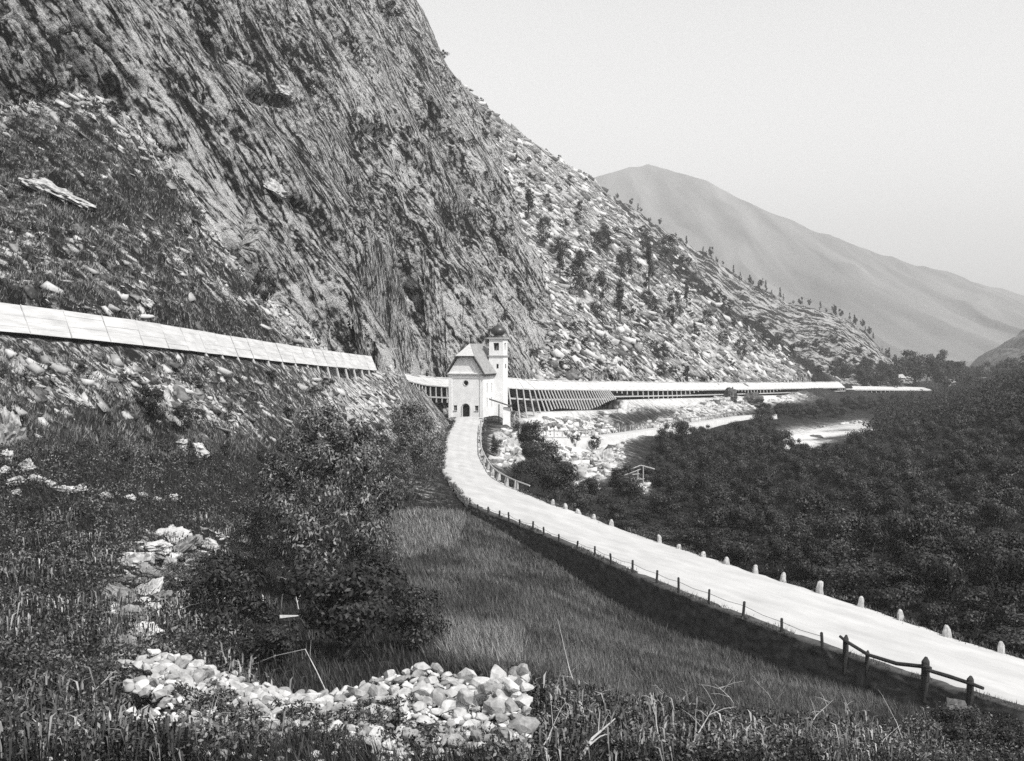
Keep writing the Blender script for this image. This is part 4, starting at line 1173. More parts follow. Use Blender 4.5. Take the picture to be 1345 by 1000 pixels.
place_rock('rock_slab', 360, 245, 40, 24, 'white broken slab stuck on a ledge of the cliff', 42, mesh=RL_[2], sink=.6)
place_rock('rock_slab', 372, 118, 34, 16, 'bright overhanging block high on the cliff face', 20, mesh=RL_[3], sink=.6)
place_rock('rock_slab', 190, 395, 24, 12, 'pale slab just above the gallery roof at left', 38, mesh=RL_[4])
place_rock('rock_slab', 428, 520, 26, 14, 'leaning pale slab under the gallery eaves', 48, mesh=RL_[0])
place_rock('rock_slab', 95, 520, 60, 12, 'pale ledge slab below the left gallery', 28, mesh=RL_[1])
place_rock('boulder', 12, 575, 46, 72, 'tall speckled boulder at the left edge of the photo', mesh=RP)
place_rock('boulder', 262, 594, 30, 26, 'white rounded boulder pair seen below the dark bush on the hillside', 10, mesh=RB[5])
place_rock('boulder', 243, 582, 18, 18, 'smaller white block leaning behind the rounded boulder on the hillside', mesh=RB[0])
place_rock('boulder', 342, 662, 22, 24, 'pointed white rock beside the big hazel bush', mesh=RB[1])
place_rock('boulder', 325, 664, 16, 12, 'small white rock left of the pointed one', mesh=RB[2])
row_txt = ['largest stone at the left end of the tumbled row', 'broad stone right of the largest one in the row', 'small stone tucked under the largest one at the left edge', 'flat stone in the second tier of the row at left',
           'flat stone following the broad one in the tumbled row', 'middle-sized low stone after the flat one in the row', 'long low stone in the middle of the tumbled row', 'long stone closing the thick part of the tumbled row',
           'lone stone just after the thick part of the row ends', 'first stone of the thin right-hand end of the row', 'second stone of the thin right-hand end of the row', 'third little stone of the thin right-hand end of the row', 'last pale stone at the right tip of the row', 'lowest stone of the row, below the left end']
for k, (px, py, w_, h_) in enumerate([(10, 598, 24, 22), (34, 610, 26, 16), (4, 618, 16, 12), (22, 630, 28, 11), (50, 628, 26, 11), (68, 634, 22, 10), (86, 640, 34, 10), (106, 641, 26, 10), (138, 650, 18, 8), (170, 652, 16, 9), (190, 650, 18, 9), (206, 654, 14, 8), (227, 652, 20, 10), (18, 644, 18, 8)]):
    place_rock('boulder', px, py, w_, h_, row_txt[k], ang=random.uniform(-15, 15), mesh=RB[k % 6], group='pale stones in a tumbled row on the left hillside', cat='stone')
# stacked slab outcrop at left
p0 = seen(205, 770)
oc_ = empty('slab_outcrop', tuple(p0)); tag(oc_, 'broken outcrop of stacked rock slabs rising from dark scrub at left', 'outcrop')
RSL = [fine_rock(600 + k, .6, M_bright, 'slab', .35) for k in range(6)]
M_gslab = plain_material('grey_slab', .05, .30, 2.5, .95, .1, .6, detail=8)
RSD = [fine_rock(650 + k, .6, M_gslab, 'slab', .35) for k in range(4)]
for k, (px, py, w_, h_, a, dk) in enumerate([(224, 706, 44, 14, 3, 0), (205, 722, 34, 18, -12, 0), (240, 722, 40, 22, -20, 1), (178, 742, 46, 34, 8, 0), (222, 748, 24, 26, 35, 0), (258, 716, 18, 16, -30, 1), (276, 718, 20, 20, 20, 0), (200, 760, 40, 14, 12, 1),
                                             (160, 765, 30, 12, -6, 1), (186, 778, 50, 14, 4, 0), (160, 790, 46, 26, 10, 1), (205, 790, 30, 20, -22, 1), (172, 808, 36, 18, 0, 1), (150, 778, 24, 16, 14, 1), (183, 840, 46, 22, -8, 0), (160, 850, 30, 16, 12, 1), (212, 700, 26, 8, 4, 0), (236, 705, 22, 8, 8, 1), (246, 738, 24, 12, -10, 0), (192, 752, 22, 12, 18, 1), (215, 765, 26, 10, -14, 0), (180, 766, 20, 8, 5, 1), (198, 800, 24, 12, -18, 0), (150, 800, 22, 12, 20, 0), (165, 826, 30, 12, -4, 0), (190, 822, 20, 12, 25, 1), (140, 786, 18, 10, 10, 0), (206, 738, 18, 12, -25, 1), (268, 730, 16, 12, 14, 0)]):
    p = seen(px, py); sc_ = p[1] / F
    o = bpy.data.objects.new('slab', (RSD if dk else RSL)[k % (4 if dk else 6)]); link(o, oc_)
    o.scale = (w_ * sc_ * .62, w_ * sc_ * .5, h_ * sc_ * .85)
    o.rotation_euler = (random.uniform(-.5, .5), math.radians(a * 1.5) + random.uniform(-.25, .25), random.uniform(-1.2, 1.2))
    o.location = Vector(p) - Vector(p0) + Vector((0, .3, h_ * sc_ * .15))
# ground rock and dark boulders at the near corner
place_rock('boulder', 1190, 912, 80, 56, 'pale hollow-sided rock under the pole fence', 25, mesh=RB[3])
place_rock('boulder', 1252, 945, 60, 44, 'dark rock below the pole fence', mesh=RD[3])
place_rock('boulder', 1318, 948, 70, 36, 'low dark rock at the near road corner', mesh=RD[0])

# ------------------------------------------------------------------ dry-stone wall in the foreground
crest = np.array([(163, 858), (200, 852), (250, 862), (290, 880), (330, 895), (380, 905), (430, 908), (475, 895), (520, 878), (560, 868), (595, 880), (620, 892), (655, 884), (690, 878)], float)
footp = np.array([(170, 940), (230, 950), (300, 965), (370, 982), (430, 992), (500, 1005), (560, 1015), (620, 1020), (690, 1000), (700, 990)], float)
dw = empty('dry_stone_wall', (-5, 32, 10)); tag(dw, 'tumbled dry-stone wall of pale rounded stones across the foreground', 'wall')
o0 = np.array([-5, 32, 10.0])
def wall_pt(a, b):
    """a along, b from crest (0) to foot (1)"""
    px = 163 + a * (692 - 163)
    cy_ = np.interp(px, crest[:, 0], crest[:, 1]); fy = np.interp(px, footp[:, 0], footp[:, 1])
    A_ = at(px, cy_ + 4, 34.5 - 2.0 * a); B_ = at(px, fy, 29.0)
    p = A_ * (1 - b) + B_ * b
    p[2] += .25 * math.sin(math.pi * min(1, b)) - .06
    return p
ga, gb = np.linspace(.10, .99, 60), np.linspace(0, .92, 14)
core = np.array([[wall_pt(a, b) for b in gb] for a in ga])
core[..., 2] -= .10
back = core[:, :1] + [0, .9, -1.8]
core = np.concatenate([back, core, core[:, -1:] + [0, -.4, -1.0]], 1)
idx = np.arange(core.shape[0] * core.shape[1]).reshape(core.shape[:2])
q = np.stack([idx[:-1, :-1], idx[:-1, 1:], idx[1:, 1:], idx[1:, :-1]], -1).reshape(-1, 4)
link(bpy.data.objects.new('rubble_core', np_mesh('rubble_core', core.reshape(-1, 3) - o0, q, plain_material('earth_filling', .02, .06, 3))), dw)
M_ss = [plain_material('wall_stone', a, b, 3.0, .9, .15, .5, detail=8) for a, b in ((.22, .50), (.16, .45), (.28, .56), (.09, .36))]
SM = [rock_mesh(700 + k, 2, 15, .72, M_ss[k % 4], 'stone') for k in range(24)]
def poisson(n, lo, hi):
    """random stones, big ones first, none deep inside another"""
    ca = RNG.random(9000); cb = RNG.random(9000) ** 1.05
    cp = np.array([wall_pt(a, b) for a, b in zip(ca, cb)])
    pts = []; P_ = np.empty((n, 3)); R_ = np.empty(n); m = 0; at_ = 0
    for s_ in np.linspace(hi, lo, n):
        for _ in range(60):
            at_ = (at_ + 1) % 9000; p = cp[at_]
            if ca[at_] < .05 + .06 * math.sin(cb[at_] * 17) or cb[at_] > .90 + .10 * math.sin(ca[at_] * 41): continue
            d2 = ((P_[:m] - p) ** 2 * [1, .75, 1]).sum(1)
            if m == 0 or (d2 > (.80 * (s_ + R_[:m])) ** 2).all():
                P_[m] = p; R_[m] = s_; m += 1; pts.append((p, s_, ca[at_], cb[at_])); break
    return pts
st = poisson(900, .055, .21)
st.sort(key=lambda t_: -t_[1])
for k, (p, s_, a, b) in enumerate(st[:288]):
    o = bpy.data.objects.new('stone', SM[random.randrange(24)]); link(o, dw)
    big = 1.0 + .6 * (a > .58) * (random.random() < .35)
    o.scale = (s_ * random.uniform(1.25, 1.75) * big, s_ * random.uniform(1.0, 1.3) * big, s_ * random.uniform(1.0, 1.35) * big)
    o.rotation_euler = (random.uniform(-.5, .5), random.uniform(-.5, .5), random.uniform(0, 6.28))
    o.location = Vector(p - o0) + Vector((0, 0, s_ * .25))
for px, py, sz in ((612, 915, 34), (640, 905, 28), (655, 930, 40), (668, 958, 44), (640, 965, 36), (672, 900, 26), (600, 950, 30), (686, 880, 26)):
    p = at(px, py, 31.5 - (py - 880) * .012); s_ = sz * p[1] / F / 2 * .72
    o = bpy.data.objects.new('stone', SM[random.randrange(24)]); link(o, dw)
    o.scale = (s_ * 1.7, s_ * 1.5, s_ * 1.5); o.rotation_euler = (random.uniform(-.4, .4), random.uniform(-.5, .5), random.uniform(0, 6))
    o.location = Vector(p - o0)
rest = st[288:]
pos = np.array([p - o0 + [0, 0, s_ * .2] for p, s_, a, b in rest]); sc_ = np.array([s_ for p, s_, a, b in rest])
n = len(rest)
ex = 2600
pp = []
for _ in range(ex):
    a, b = random.random(), random.random() ** .8
    if a < .04 + .05 * math.sin(b * 17): continue
    pp.append(wall_pt(a, b) - o0 + [0, 0, -.02])
pos = np.concatenate([pos, np.array(pp)]); sc_ = np.concatenate([sc_, RNG.uniform(.045, .10, len(pp))])
V, T_ = joined([rock_mesh(800 + k, 1, 6, .75, M_stone) for k in range(6)], pos, np.stack([sc_ * RNG.uniform(1.2, 1.8, len(sc_)), sc_ * 1.2, sc_], 1), rot_matrices(len(sc_), .6))
tag(link(bpy.data.objects.new('small_stones', np_mesh('small_stones', V, T_, M_stone)), dw), kind='stuff')

# strays from the wall lying among the weeds
mk = inpoly(SPX, SPY, [(40, 880), (160, 850), (175, 950), (420, 985), (700, 985), (720, 900), (760, 905), (740, 1010), (0, 1010), (0, 920)])
p, i, j = pick_cells(mk, 420)
sc_ = RNG.uniform(.04, .15, 420)
V, T_ = joined([rock_mesh(860 + k, 1, 10, .7, M_stone) for k in range(6)], p, np.stack([sc_ * 1.5, sc_ * 1.2, sc_], 1), rot_matrices(420, .6))
tag(link(bpy.data.objects.new('stray_stones', np_mesh('stray_stones', V, T_, M_stone))), kind='stuff')

mk = inpoly(SPX, SPY, [(130, 730), (200, 690), (300, 695), (300, 745), (240, 790), (225, 870), (130, 870)])
p, i, j = pick_cells(mk, 520)
sc_ = RNG.uniform(.05, .32, 520)
V, T_ = joined([rock_mesh(880 + k, 1, 11, .5, M_gslab if k % 2 else M_stone) for k in range(6)], p, np.stack([sc_ * 1.7, sc_ * 1.2, sc_ * .8], 1), rot_matrices(520, .6))
tag(link(bpy.data.objects.new('slab_rubble', np_mesh('slab_rubble', V, T_, M_stone))), kind='stuff')
# ------------------------------------------------------------------ vegetation
def leaf_cloud(n, centers, radii, size, droop=.3, seed=0, flat=.75, long=2.2, face=None):
    """n leaves: one four-sided leaf each, spread through a set of clumps; face: leaves turn their blades away from this point"""
    r = np.random.default_rng(seed)
    k = r.integers(0, len(centers), n)
    v = r.normal(size=(n, 3)); v /= np.linalg.norm(v, axis=1, keepdims=True)
    rad = r.random(n) ** .4
    c = np.asarray(centers)[k] + v * (np.asarray(radii)[k] * rad)[:, None] * [1, 1, flat]
    if face is None:
        d = r.normal(size=(n, 3)) + v * .8; d[:, 2] -= droop; d /= np.linalg.norm(d, axis=1, keepdims=True)
        s = r.normal(size=(n, 3))
    else:
        out = c - np.asarray(face); out /= np.linalg.norm(out, axis=1, keepdims=True)
        nn = out * .7 + v * .8 + r.normal(size=(n, 3)) * .38; nn /= np.linalg.norm(nn, axis=1, keepdims=True)
        d = r.normal(size=(n, 3)); d[:, 2] -= droop; d -= nn * (d * nn).sum(1, keepdims=True); d /= np.linalg.norm(d, axis=1, keepdims=True)
        s = np.cross(nn, d)
    s -= d * (s * d).sum(1, keepdims=True); s /= np.linalg.norm(s, axis=1, keepdims=True)
    L = size * r.uniform(.6, 1.3, n)[:, None]; Wd = L / long
    V = np.stack([c - d * L * .5, c + s * Wd * .5, c + d * L * .5, c - s * Wd * .5], 1).reshape(-1, 3)
    return V, np.arange(4 * n).reshape(-1, 4)
def bush_proto(name, seed, n, size, mat, clumps=16, spread=.75, h=1.0, label=None, cat='bush', stems=5, shape='round', droop=.3, long=2.2, cr=(.20, .42)):
    """unit bush: about 2 wide and h*2 high, standing on z = 0"""
    r = random.Random(seed)
    cs, rs = [], []
    for k in range(clumps):
        a = r.uniform(0, 2 * math.pi); z = r.random() ** .8
        w_ = {'round': math.sqrt(max(.05, 1 - (2 * z - .9) ** 2 * .8)), 'cone': 1.05 - z, 'column': .55, 'tree': .9 * math.sqrt(max(.05, 1 - (2 * z - 1.1) ** 2))}[shape]
        q = r.random() ** .5 * spread * w_
        zz_ = (.18 + z * .75) * 2 * h if shape != 'tree' else (.42 + z * .5) * 2 * h
        cs.append((q * math.cos(a), q * math.sin(a), zz_)); rs.append(r.uniform(*cr) * (1 if shape != 'cone' else .75) * (1.1 - .3 * z))
    V, Fc = leaf_cloud(n, cs, rs, size, droop, seed, long=long, face=(0, 0, h * .7))
    me = np_mesh('foliage', V, Fc, mat)
    mb = MB()
    for k in range(stems):
        a = 2 * math.pi * k / stems + r.uniform(-.4, .4); c = cs[r.randrange(clumps)]
        mb.tube([(.06 * math.cos(a), .06 * math.sin(a), -.15), (c[0] * .4, c[1] * .4, c[2] * .45), (c[0] * .85, c[1] * .85, c[2] * .8)], [.028, .018, .008], 5)
    if shape in ('cone', 'tree', 'column'): mb.tube([(0, 0, -.2), (.02, 0, h), (0, .02, 1.8 * h)], [.07, .045, .01], 6)
    return me, mb.mesh('stem' if shape == 'round' else 'trunk', M_bark)
WIL = [bush_proto('bush', 20 + k, 4200, .085, (M_leaf, M_leaf, M_leafp)[k % 3], 14, .72, .8, long=2.2, cr=(.26, .46)) for k in range(6)]
HAZ = [bush_proto('bush', 40 + k, 20000, .05, M_leaf2, 64, .92, .95, droop=.6, long=2.7, stems=3, cr=(.13, .28)) for k in range(3)]
BSH = [bush_proto('tree', 90 + k, 1800, .11, M_leaf3, 16, .75, .85, stems=3) for k in range(3)]
CON = [bush_proto('tree', 60 + k, 1300, .13, M_leaf3, 22, .55, 1.25, shape='cone', stems=0) for k in range(3)]
TRE = [bush_proto('tree', 70 + k, 1500, .14, M_leaf3, 18, .8, 1.0, shape='tree', stems=3) for k in range(4)]
SHR = [bush_proto('shrub', 80 + k, 700, .16, M_leaf3, 9, .7, .7, stems=3) for k in range(4)]
def plant(name, proto, p, w_, h_, label, cat, group=None, parts=True, rz=None):
    fo, stm = proto
    zs = 2.0
    root = empty(name, tuple(p), random.uniform(0, 6.28) if rz is None else rz)
    o = link(bpy.data.objects.new('foliage' if name in ('bush', 'shrub') else 'crown', fo), root)
    top = max(.1, PH[fo.name])
    o.scale = (w_ / 2, w_ / 2, h_ / top)
    if parts:
        s_ = link(bpy.data.objects.new('stem' if name in ('bush', 'shrub') else 'trunk', stm), root); s_.scale = o.scale
    return tag(root, label, cat, group)
PH = {}
for fam in (WIL, HAZ, CON, TRE, SHR, BSH):
    for fo, stm in fam:
        z = np.empty(len(fo.vertices) * 3, np.float32); fo.vertices.foreach_get('co', z); PH[fo.name] = float(np.percentile(z[2::3], 99.5))
# the hazel bushes between hillside and meadow
def bush_at(px, py, w_px, h_px, fam, k, label, group=None, cat='bush', name='bush', dy=0, d=None):
    p = seen(px, py) if d is None else np.array([(px - CX) / F * d, d, ground((px - CX) / F * d, d)])
    p = p + [0, dy, -.15]
    s_ = p[1] / F
    h_ = (py - (py - h_px)) * s_
    return plant(name, fam[k % len(fam)], p, w_px * s_, h_, label, cat, group)
bush_at(418, 790, 215, 258, HAZ, 0, 'tallest dark hazel bush with glinting leaves at the meadow edge')
bush_at(365, 775, 130, 140, HAZ, 1, 'broad hazel bush on the left flank of the tallest one')
bush_at(475, 770, 120, 150, HAZ, 2, 'hazel bush in front of the road bend, right of the tallest')
bush_at(540, 655, 104, 130, HAZ, 1, 'feathery leafy young tree between the road bend and the hillside', cat='tree', name='tree')
bush_at(520, 668, 60, 70, HAZ, 0, 'low leafy bush at the foot of the feathery young tree')
bush_at(450, 860, 200, 130, WIL, 0, 'dark low bush filling the hollow behind the stone wall')
bush_at(540, 850, 110, 90, WIL, 2, 'dark bush at the meadow corner behind the highest stones')
bush_at(300, 830, 150, 110, WIL, 1, 'dark bush between the slab outcrop and the hollow')
bush_at(350, 880, 130, 80, WIL, 3, 'shadowed bush just behind the left half of the stone wall')
bush_at(255, 780, 90, 60, HAZ, 2, 'leafy bush right of the slab outcrop')
bush_at(200, 552, 60, 50, WIL, 1, 'dark bush above the white rounded boulder on the hillside')
bush_at(240, 566, 40, 40, WIL, 4, 'small dark bush touching the white boulder pair')
bush_at(350, 402, 44, 62, SHR, 0, 'dark shrub added for the shade of the cave-like hollow at the cliff foot', cat='shrub', name='shrub')  # shrub added to darken the shaded hollow
bush_at(690, 590, 34, 40, WIL, 0, 'dark bush at the top of the leafy strip below the shelter')
bush_at(702, 606, 46, 56, WIL, 1, 'tall dark bush in the leafy strip beside the rock outcrop')
bush_at(715, 632, 60, 62, WIL, 2, 'dark bush in the middle of the leafy strip below the chapel')
bush_at(735, 655, 80, 60, WIL, 3, 'broad dark bush at the foot of the leafy strip')
bush_at(695, 645, 54, 44, WIL, 4, 'dark bush pressed against the railing of the road bend')
bush_at(653, 600, 22, 32, WIL, 5, 'small dark bush right beside the upper railing')
bush_at(1265, 985, 110, 62, WIL, 1, 'dark bush under the broken end of the pole fence')
bush_at(1335, 985, 90, 50, WIL, 3, 'dark bush at the extreme lower right beside the road')
bush_at(785, 590, 30, 22, SHR, 1, 'rounded dark shrub among the pale river boulders', cat='shrub', name='shrub')
bush_at(758, 586, 26, 16, SHR, 2, 'flat dark shrub left of the rounded one on pale ground', cat='shrub', name='shrub')
# thicket below the road
thicket = [(735, 668), (800, 690), (862, 712), (1345, 868), (1420, 900), (1420, 530), (1345, 527), (1230, 545), (1158, 600), (1100, 622), (1040, 632), (1036, 606), (1000, 570), (950, 567), (865, 580), (826, 625), (790, 660)]
TH = (TX > road_right(TY) + 2.2) & (TY > 60) & (TY < 420) & (ZONE == 0)
row_vis = inpoly(SPX, SPY - 8, thicket) & TH
p, i, j = pick_cells(row_vis, 2600)
chosen = []
for q in p:
    sep = 2.0 + .0085 * q[1]
    if all((q[0] - c[0]) ** 2 + ((q[1] - c[1]) * .55) ** 2 > sep * sep for c in chosen): chosen.append(q)
    if len(chosen) >= 236: break
p, i, j = pick_cells(inpoly(SPX, SPY, [(868, 580), (1000, 564), (1032, 598), (1100, 614), (1150, 590), (1165, 612), (1100, 640), (1000, 628), (900, 604)]) & (ZONE == 0), 300)
for q in p:
    if len(chosen) >= 292: break
    if all((q[0] - c[0]) ** 2 + ((q[1] - c[1]) * .55) ** 2 > 6 for c in chosen): chosen.append(q)
for k, q in enumerate(chosen):
    h_ = random.uniform(2.2, 6.6) * (.85 + .0006 * q[1]); w_ = (1.6 + h_ * .75) * random.uniform(.9, 1.3)
    if abs(CX + F * q[0] / q[1] - 842) < 24 and 95 < q[1] < 240 and abs(HY - F * (q[2] + h_ - CZ) / q[1] - 640) < 30: h_ *= .4
    gap = q[0] - float(road_right(min(q[1], 210)))
    if q[1] < 130: h_ = min(h_, max(1.2, .9 + gap * .32))
    plant('bush', WIL[k % 6], q - [0, 0, .4], w_, h_, 'dark willow bush in the dense thicket between the road and the river', 'bush', 'willow bushes in the thicket beyond the road')
# far wood across the river: one mass
far_poly = [(1140, 580), (1160, 540), (1215, 516), (1345, 498), (1420, 490), (1420, 560), (1240, 560)]
mk = inpoly(SPX, SPY, far_poly) & (ZONE == 0)
p, i, j = pick_cells(mk, 700)
fc, rr_ = [], []
for q in p:
    h_ = random.uniform(2, 5)
    for _ in range(3):
        fc.append((q[0] + random.gauss(0, 1.2), q[1] + random.gauss(0, 1.2), q[2] + h_ * random.random())); rr_.append(random.uniform(.9, 1.8))
V, Fc = leaf_cloud(60000, fc, rr_, .7, .2, 5, long=1.8)
tag(link(bpy.data.objects.new('far_wood', np_mesh('far_wood', V, Fc, M_leaf3))), kind='stuff')
# trees and bushes on the scree
sc_list = [(697, 287, 26, 26), (716, 322, 18, 26), (740, 342, 20, 22), (738, 366, 20, 26), (765, 388, 26, 40), (790, 332, 26, 26), (800, 330, 22, 18), (815, 360, 14, 18), (826, 368, 20, 30), (855, 388, 24, 44), (852, 404, 16, 16),
           (790, 398, 20, 30), (817, 425, 30, 34), (888, 420, 18, 26), (860, 408, 14, 14), (905, 405, 16, 22), (930, 430, 14, 16), (870, 470, 22, 14), (885, 432, 16, 14), (975, 470, 14, 18), (950, 455, 12, 14), (915, 440, 12, 12), (880, 340, 20, 22), (850, 330, 16, 14), (745, 300, 12, 10), (722, 268, 10, 10), (700, 240, 12, 10), (680, 215, 10, 10), (760, 290, 12, 10), (705, 470, 10, 10), (905, 500, 18, 14), (870, 495, 16, 12), (785, 420, 18, 18)]
band = lambda y: 0 if y < 310 else 1 if y < 375 else 2 if y < 415 else 3
ordn = ['first', 'second', 'third', 'fourth', 'fifth', 'sixth', 'seventh', 'eighth', 'ninth', 'tenth', 'eleventh', 'twelfth']
for k, (px, py, w_, h_) in enumerate(sc_list):
    b_ = band(py); same = sorted(q_[0] for q_ in sc_list if band(q_[1]) == b_)
    lab = '%s dark %s on the %s scree, %s from the cliff' % ('big' if h_ > 28 else 'middling' if h_ > 18 else 'small', 'pointed tree' if k % 3 == 0 else 'rounded tree', ('upper', 'upper middle', 'lower middle', 'lowest')[b_], ordn[same.index(px)])
    bush_at(px, py, w_ * 1.6, h_ * 1.6, BSH if k % 3 else CON, k, lab, 'scattered trees on the scree slope', 'tree', 'tree')
p, i, j = pick_cells((ZONE == 1) & inframe & (PPX > 630) & ~BUILT, 150)
for k, q in enumerate(p):
    s_ = q[1] / F * random.uniform(6, 15)
    plant('shrub', SHR[k % 4], q - [0, 0, .2], s_ * 1.2, s_, 'low dark shrub rooted between rocks of the scree', 'shrub', 'low shrubs dotted over the scree slope', parts=False)
# ledge shrubs of cliff and hillside
p, i, j = pick_cells(np.isin(ZONE, [5, 2]) & inframe & ~BUILT, 90)
for k, q in enumerate(p):
    s_ = q[1] / F * random.uniform(5, 14)
    plant('shrub', SHR[k % 4], q - [0, 0, .1], s_ * 1.3, s_ * .9, 'dark shrub added on the cliff to deepen a dark spot', 'shrub', 'shrubs clinging to the cliff', parts=False)
p, i, j = pick_cells((ZONE == 3) & inframe & (PPY < 620) & (PPY > 450) & ~BUILT & (PPX < 560), 60)
for k, q in enumerate(p):
    s_ = q[1] / F * random.uniform(8, 22)
    plant('shrub', SHR[k % 4], q - [0, 0, .1], s_ * 1.4, s_ * .8, 'low dark shrub on the rough hillside below the gallery', 'shrub', 'shrubs on the hillside below the gallery', parts=False)
# wood on the spur's edge and at the head of the valley
VX, VD, VZ, vny = V2
for k in range(70):
    a = random.random() ** .8
    i_ = int((.25 + .72 * a) * (VX.shape[0] - 1)); j_ = vny - 1 - int(abs(random.gauss(0, 4)))
    s_ = random.uniform(2.5, 6)
    plant('tree', CON[k % 3] if k % 2 else TRE[k % 4], (VX[i_, j_], VD[i_, j_], VZ[i_, j_] - .6), s_ * .9, s_ * 1.5, 'tiny dark tree on the skyline of the wooded spur', 'tree', 'trees along the skyline of the wooded spur', parts=False)
for k in range(60):
    i_ = int(random.uniform(.62, .97) * (VX.shape[0] - 1)); j_ = int(random.random() ** 1.5 * 60)
    s_ = random.uniform(5, 10)
    plant('tree', TRE[k % 4], (VX[i_, j_], VD[i_, j_], VZ[i_, j_] - .6), s_ * 1.1, s_, 'dark tree on the lower flank of the wooded spur', 'tree', 'trees on the flank of the wooded spur', parts=False)
for k in range(64):
    px = random.uniform(1105, 1400); d = random.uniform(640, 900)
    x = (px - CX) / F * d
    zt = -6.5 if px < 1290 else -6.5 + (px - 1290) * .06
    h_ = random.uniform(14, 22) * (1.15 if 1185 < px < 1250 else .85)
    plant('tree', TRE[k % 4], (x, d, zt - 1), h_ * random.uniform(.8, 1.2), h_, 'dark broad tree in the row closing the head of the valley', 'tree', 'trees at the head of the valley')
for k in range(26):
    px = 1000 + 7 * k + random.uniform(-3, 3); p0 = seen(px, 546 - .02 * k * k + random.uniform(-6, 6))
    s_ = p0[1] / F
    if px > 985: plant('bush', WIL[k % 6], p0 - [0, 0, .3], 22 * s_, 18 * s_, 'dark bush in the belt between the river bed and the gallery', 'bush', 'bushes in the belt above the river bed', parts=False)

# grass, weeds and ground cover
def blades(mask, n, h0, h1, width, lean, seed, weight=None, tri=True):
    r = np.random.default_rng(seed)
    p, i, j = pick_cells(mask, n, weight)
    d = p[:, 1]
    h = r.uniform(h0, h1, n)
    w_ = width * r.uniform(.6, 1.4, n) * np.maximum(1, d / 60)
    a = r.uniform(0, 2 * math.pi, n); s = np.stack([np.cos(a), np.sin(a), 0 * a], 1)
    t = np.stack([r.normal(lean[0], .35, n), r.normal(lean[1], .35, n), np.ones(n)], 1) * h[:, None]
    V = np.stack([p - s * w_[:, None] / 2 - [0, 0, .03], p + s * w_[:, None] / 2 - [0, 0, .03], p + t], 1).reshape(-1, 3)
    return V, np.arange(3 * n).reshape(-1, 3)
mead = (ZONE == 4) & ~BUILT
V, Fc = blades(mead & inframe, 150000, .18, .55, .035, (-.25, .1), 1)
tag(link(bpy.data.objects.new('meadow_grass', np_mesh('meadow_grass', V, Fc, M_grass))), kind='stuff')
vg = (ZONE >= 3) & (TY > 40) & (TY < 120) & (TX < road_left(TY) - .1) & (TX > road_left(TY) - 1.6)
yy = RNG.uniform(42, 208, 14000); sd = RNG.random(14000) < .5
xx = np.where(sd, road_left(yy) + RNG.normal(-.05, .22, 14000), road_right(yy) + RNG.normal(.1, .25, 14000))
pv = np.stack([xx, yy, road_z(yy) - .03], 1); keep = vnoise(xx / 1.5, yy / 1.5, xx * 0) > -.15; pv = pv[keep]; n = len(pv)
a = RNG.uniform(0, 6.28, n); sdv = np.stack([np.cos(a), np.sin(a), 0 * a], 1) * .02 * np.maximum(1, yy[keep] / 60)[:, None]
tv = np.stack([RNG.normal(0, .4, n), RNG.normal(0, .4, n), np.ones(n)], 1) * RNG.uniform(.06, .26, n)[:, None]
tag(link(bpy.data.objects.new('verge_grass', np_mesh('verge_grass', np.stack([pv - sdv, pv + sdv, pv + tv], 1).reshape(-1, 3), np.arange(3 * n).reshape(-1, 3), M_grass))), kind='stuff')
dry = mead & (inpoly(PPX, PPY, [(575, 820), (690, 835), (690, 885), (585, 872)]) | inpoly(PPX, PPY, [(510, 660), (620, 665), (600, 720), (520, 740)]))
V, Fc = blades(dry, 9000, .3, .7, .035, (-.2, .1), 2)
tag(link(bpy.data.objects.new('dry_grass', np_mesh('dry_grass', V, Fc, M_grass2))), kind='stuff')
und = np.isin(ZONE, [3]) & inframe & (PPY > 585) & ~BUILT
V1, F1 = blades(und, 70000, .15, .55, .035, (-.2, 0), 3)
tag(link(bpy.data.objects.new('rough_grass', np_mesh('rough_grass', V1, F1, leaf_material('rough_grass_blade', .014, .07, .6, .3)))), kind='stuff')
p, i, j = pick_cells(und & ((PPX < 330) | (PPX > 640)) & ~inpoly(SPX, SPY, [(140, 760), (175, 735), (200, 695), (300, 700), (290, 740), (235, 775), (215, 860), (140, 865)]), 9000)
hh = RNG.random(9000) ** 1.5 * .5
V, Fc = leaf_cloud(90000, p + np.stack([0 * hh, 0 * hh, hh + .1], 1), np.full(9000, .35), .13, .2, 9, long=2.2)
tag(link(bpy.data.objects.new('undergrowth', np_mesh('undergrowth', V, Fc, M_weed))), kind='stuff')
hs_ = np.isin(ZONE, [3, 2]) & inframe & (PPY <= 600) & ~BUILT
V, Fc = blades(hs_, 42000, .12, .45, .06, (.1, 0), 4, np.clip(.7 - tone, .02, 1))
tag(link(bpy.data.objects.new('hillside_grass', np_mesh('hillside_grass', V, Fc, leaf_material('dry_turf', .03, .22, .6, .3, .25)))), kind='stuff')
vt = (ZONE == 0) & inframe & (tone < .35) & (TY > 60) & (TY < 420)
p, i, j = pick_cells(vt, 9000)
V, Fc = leaf_cloud(30000, p + [0, 0, .1], np.full(9000, .6), .32, .1, 12, long=2)
tag(link(bpy.data.objects.new('scrub_cover', np_mesh('scrub_cover', V, Fc, M_leaf))), kind='stuff')

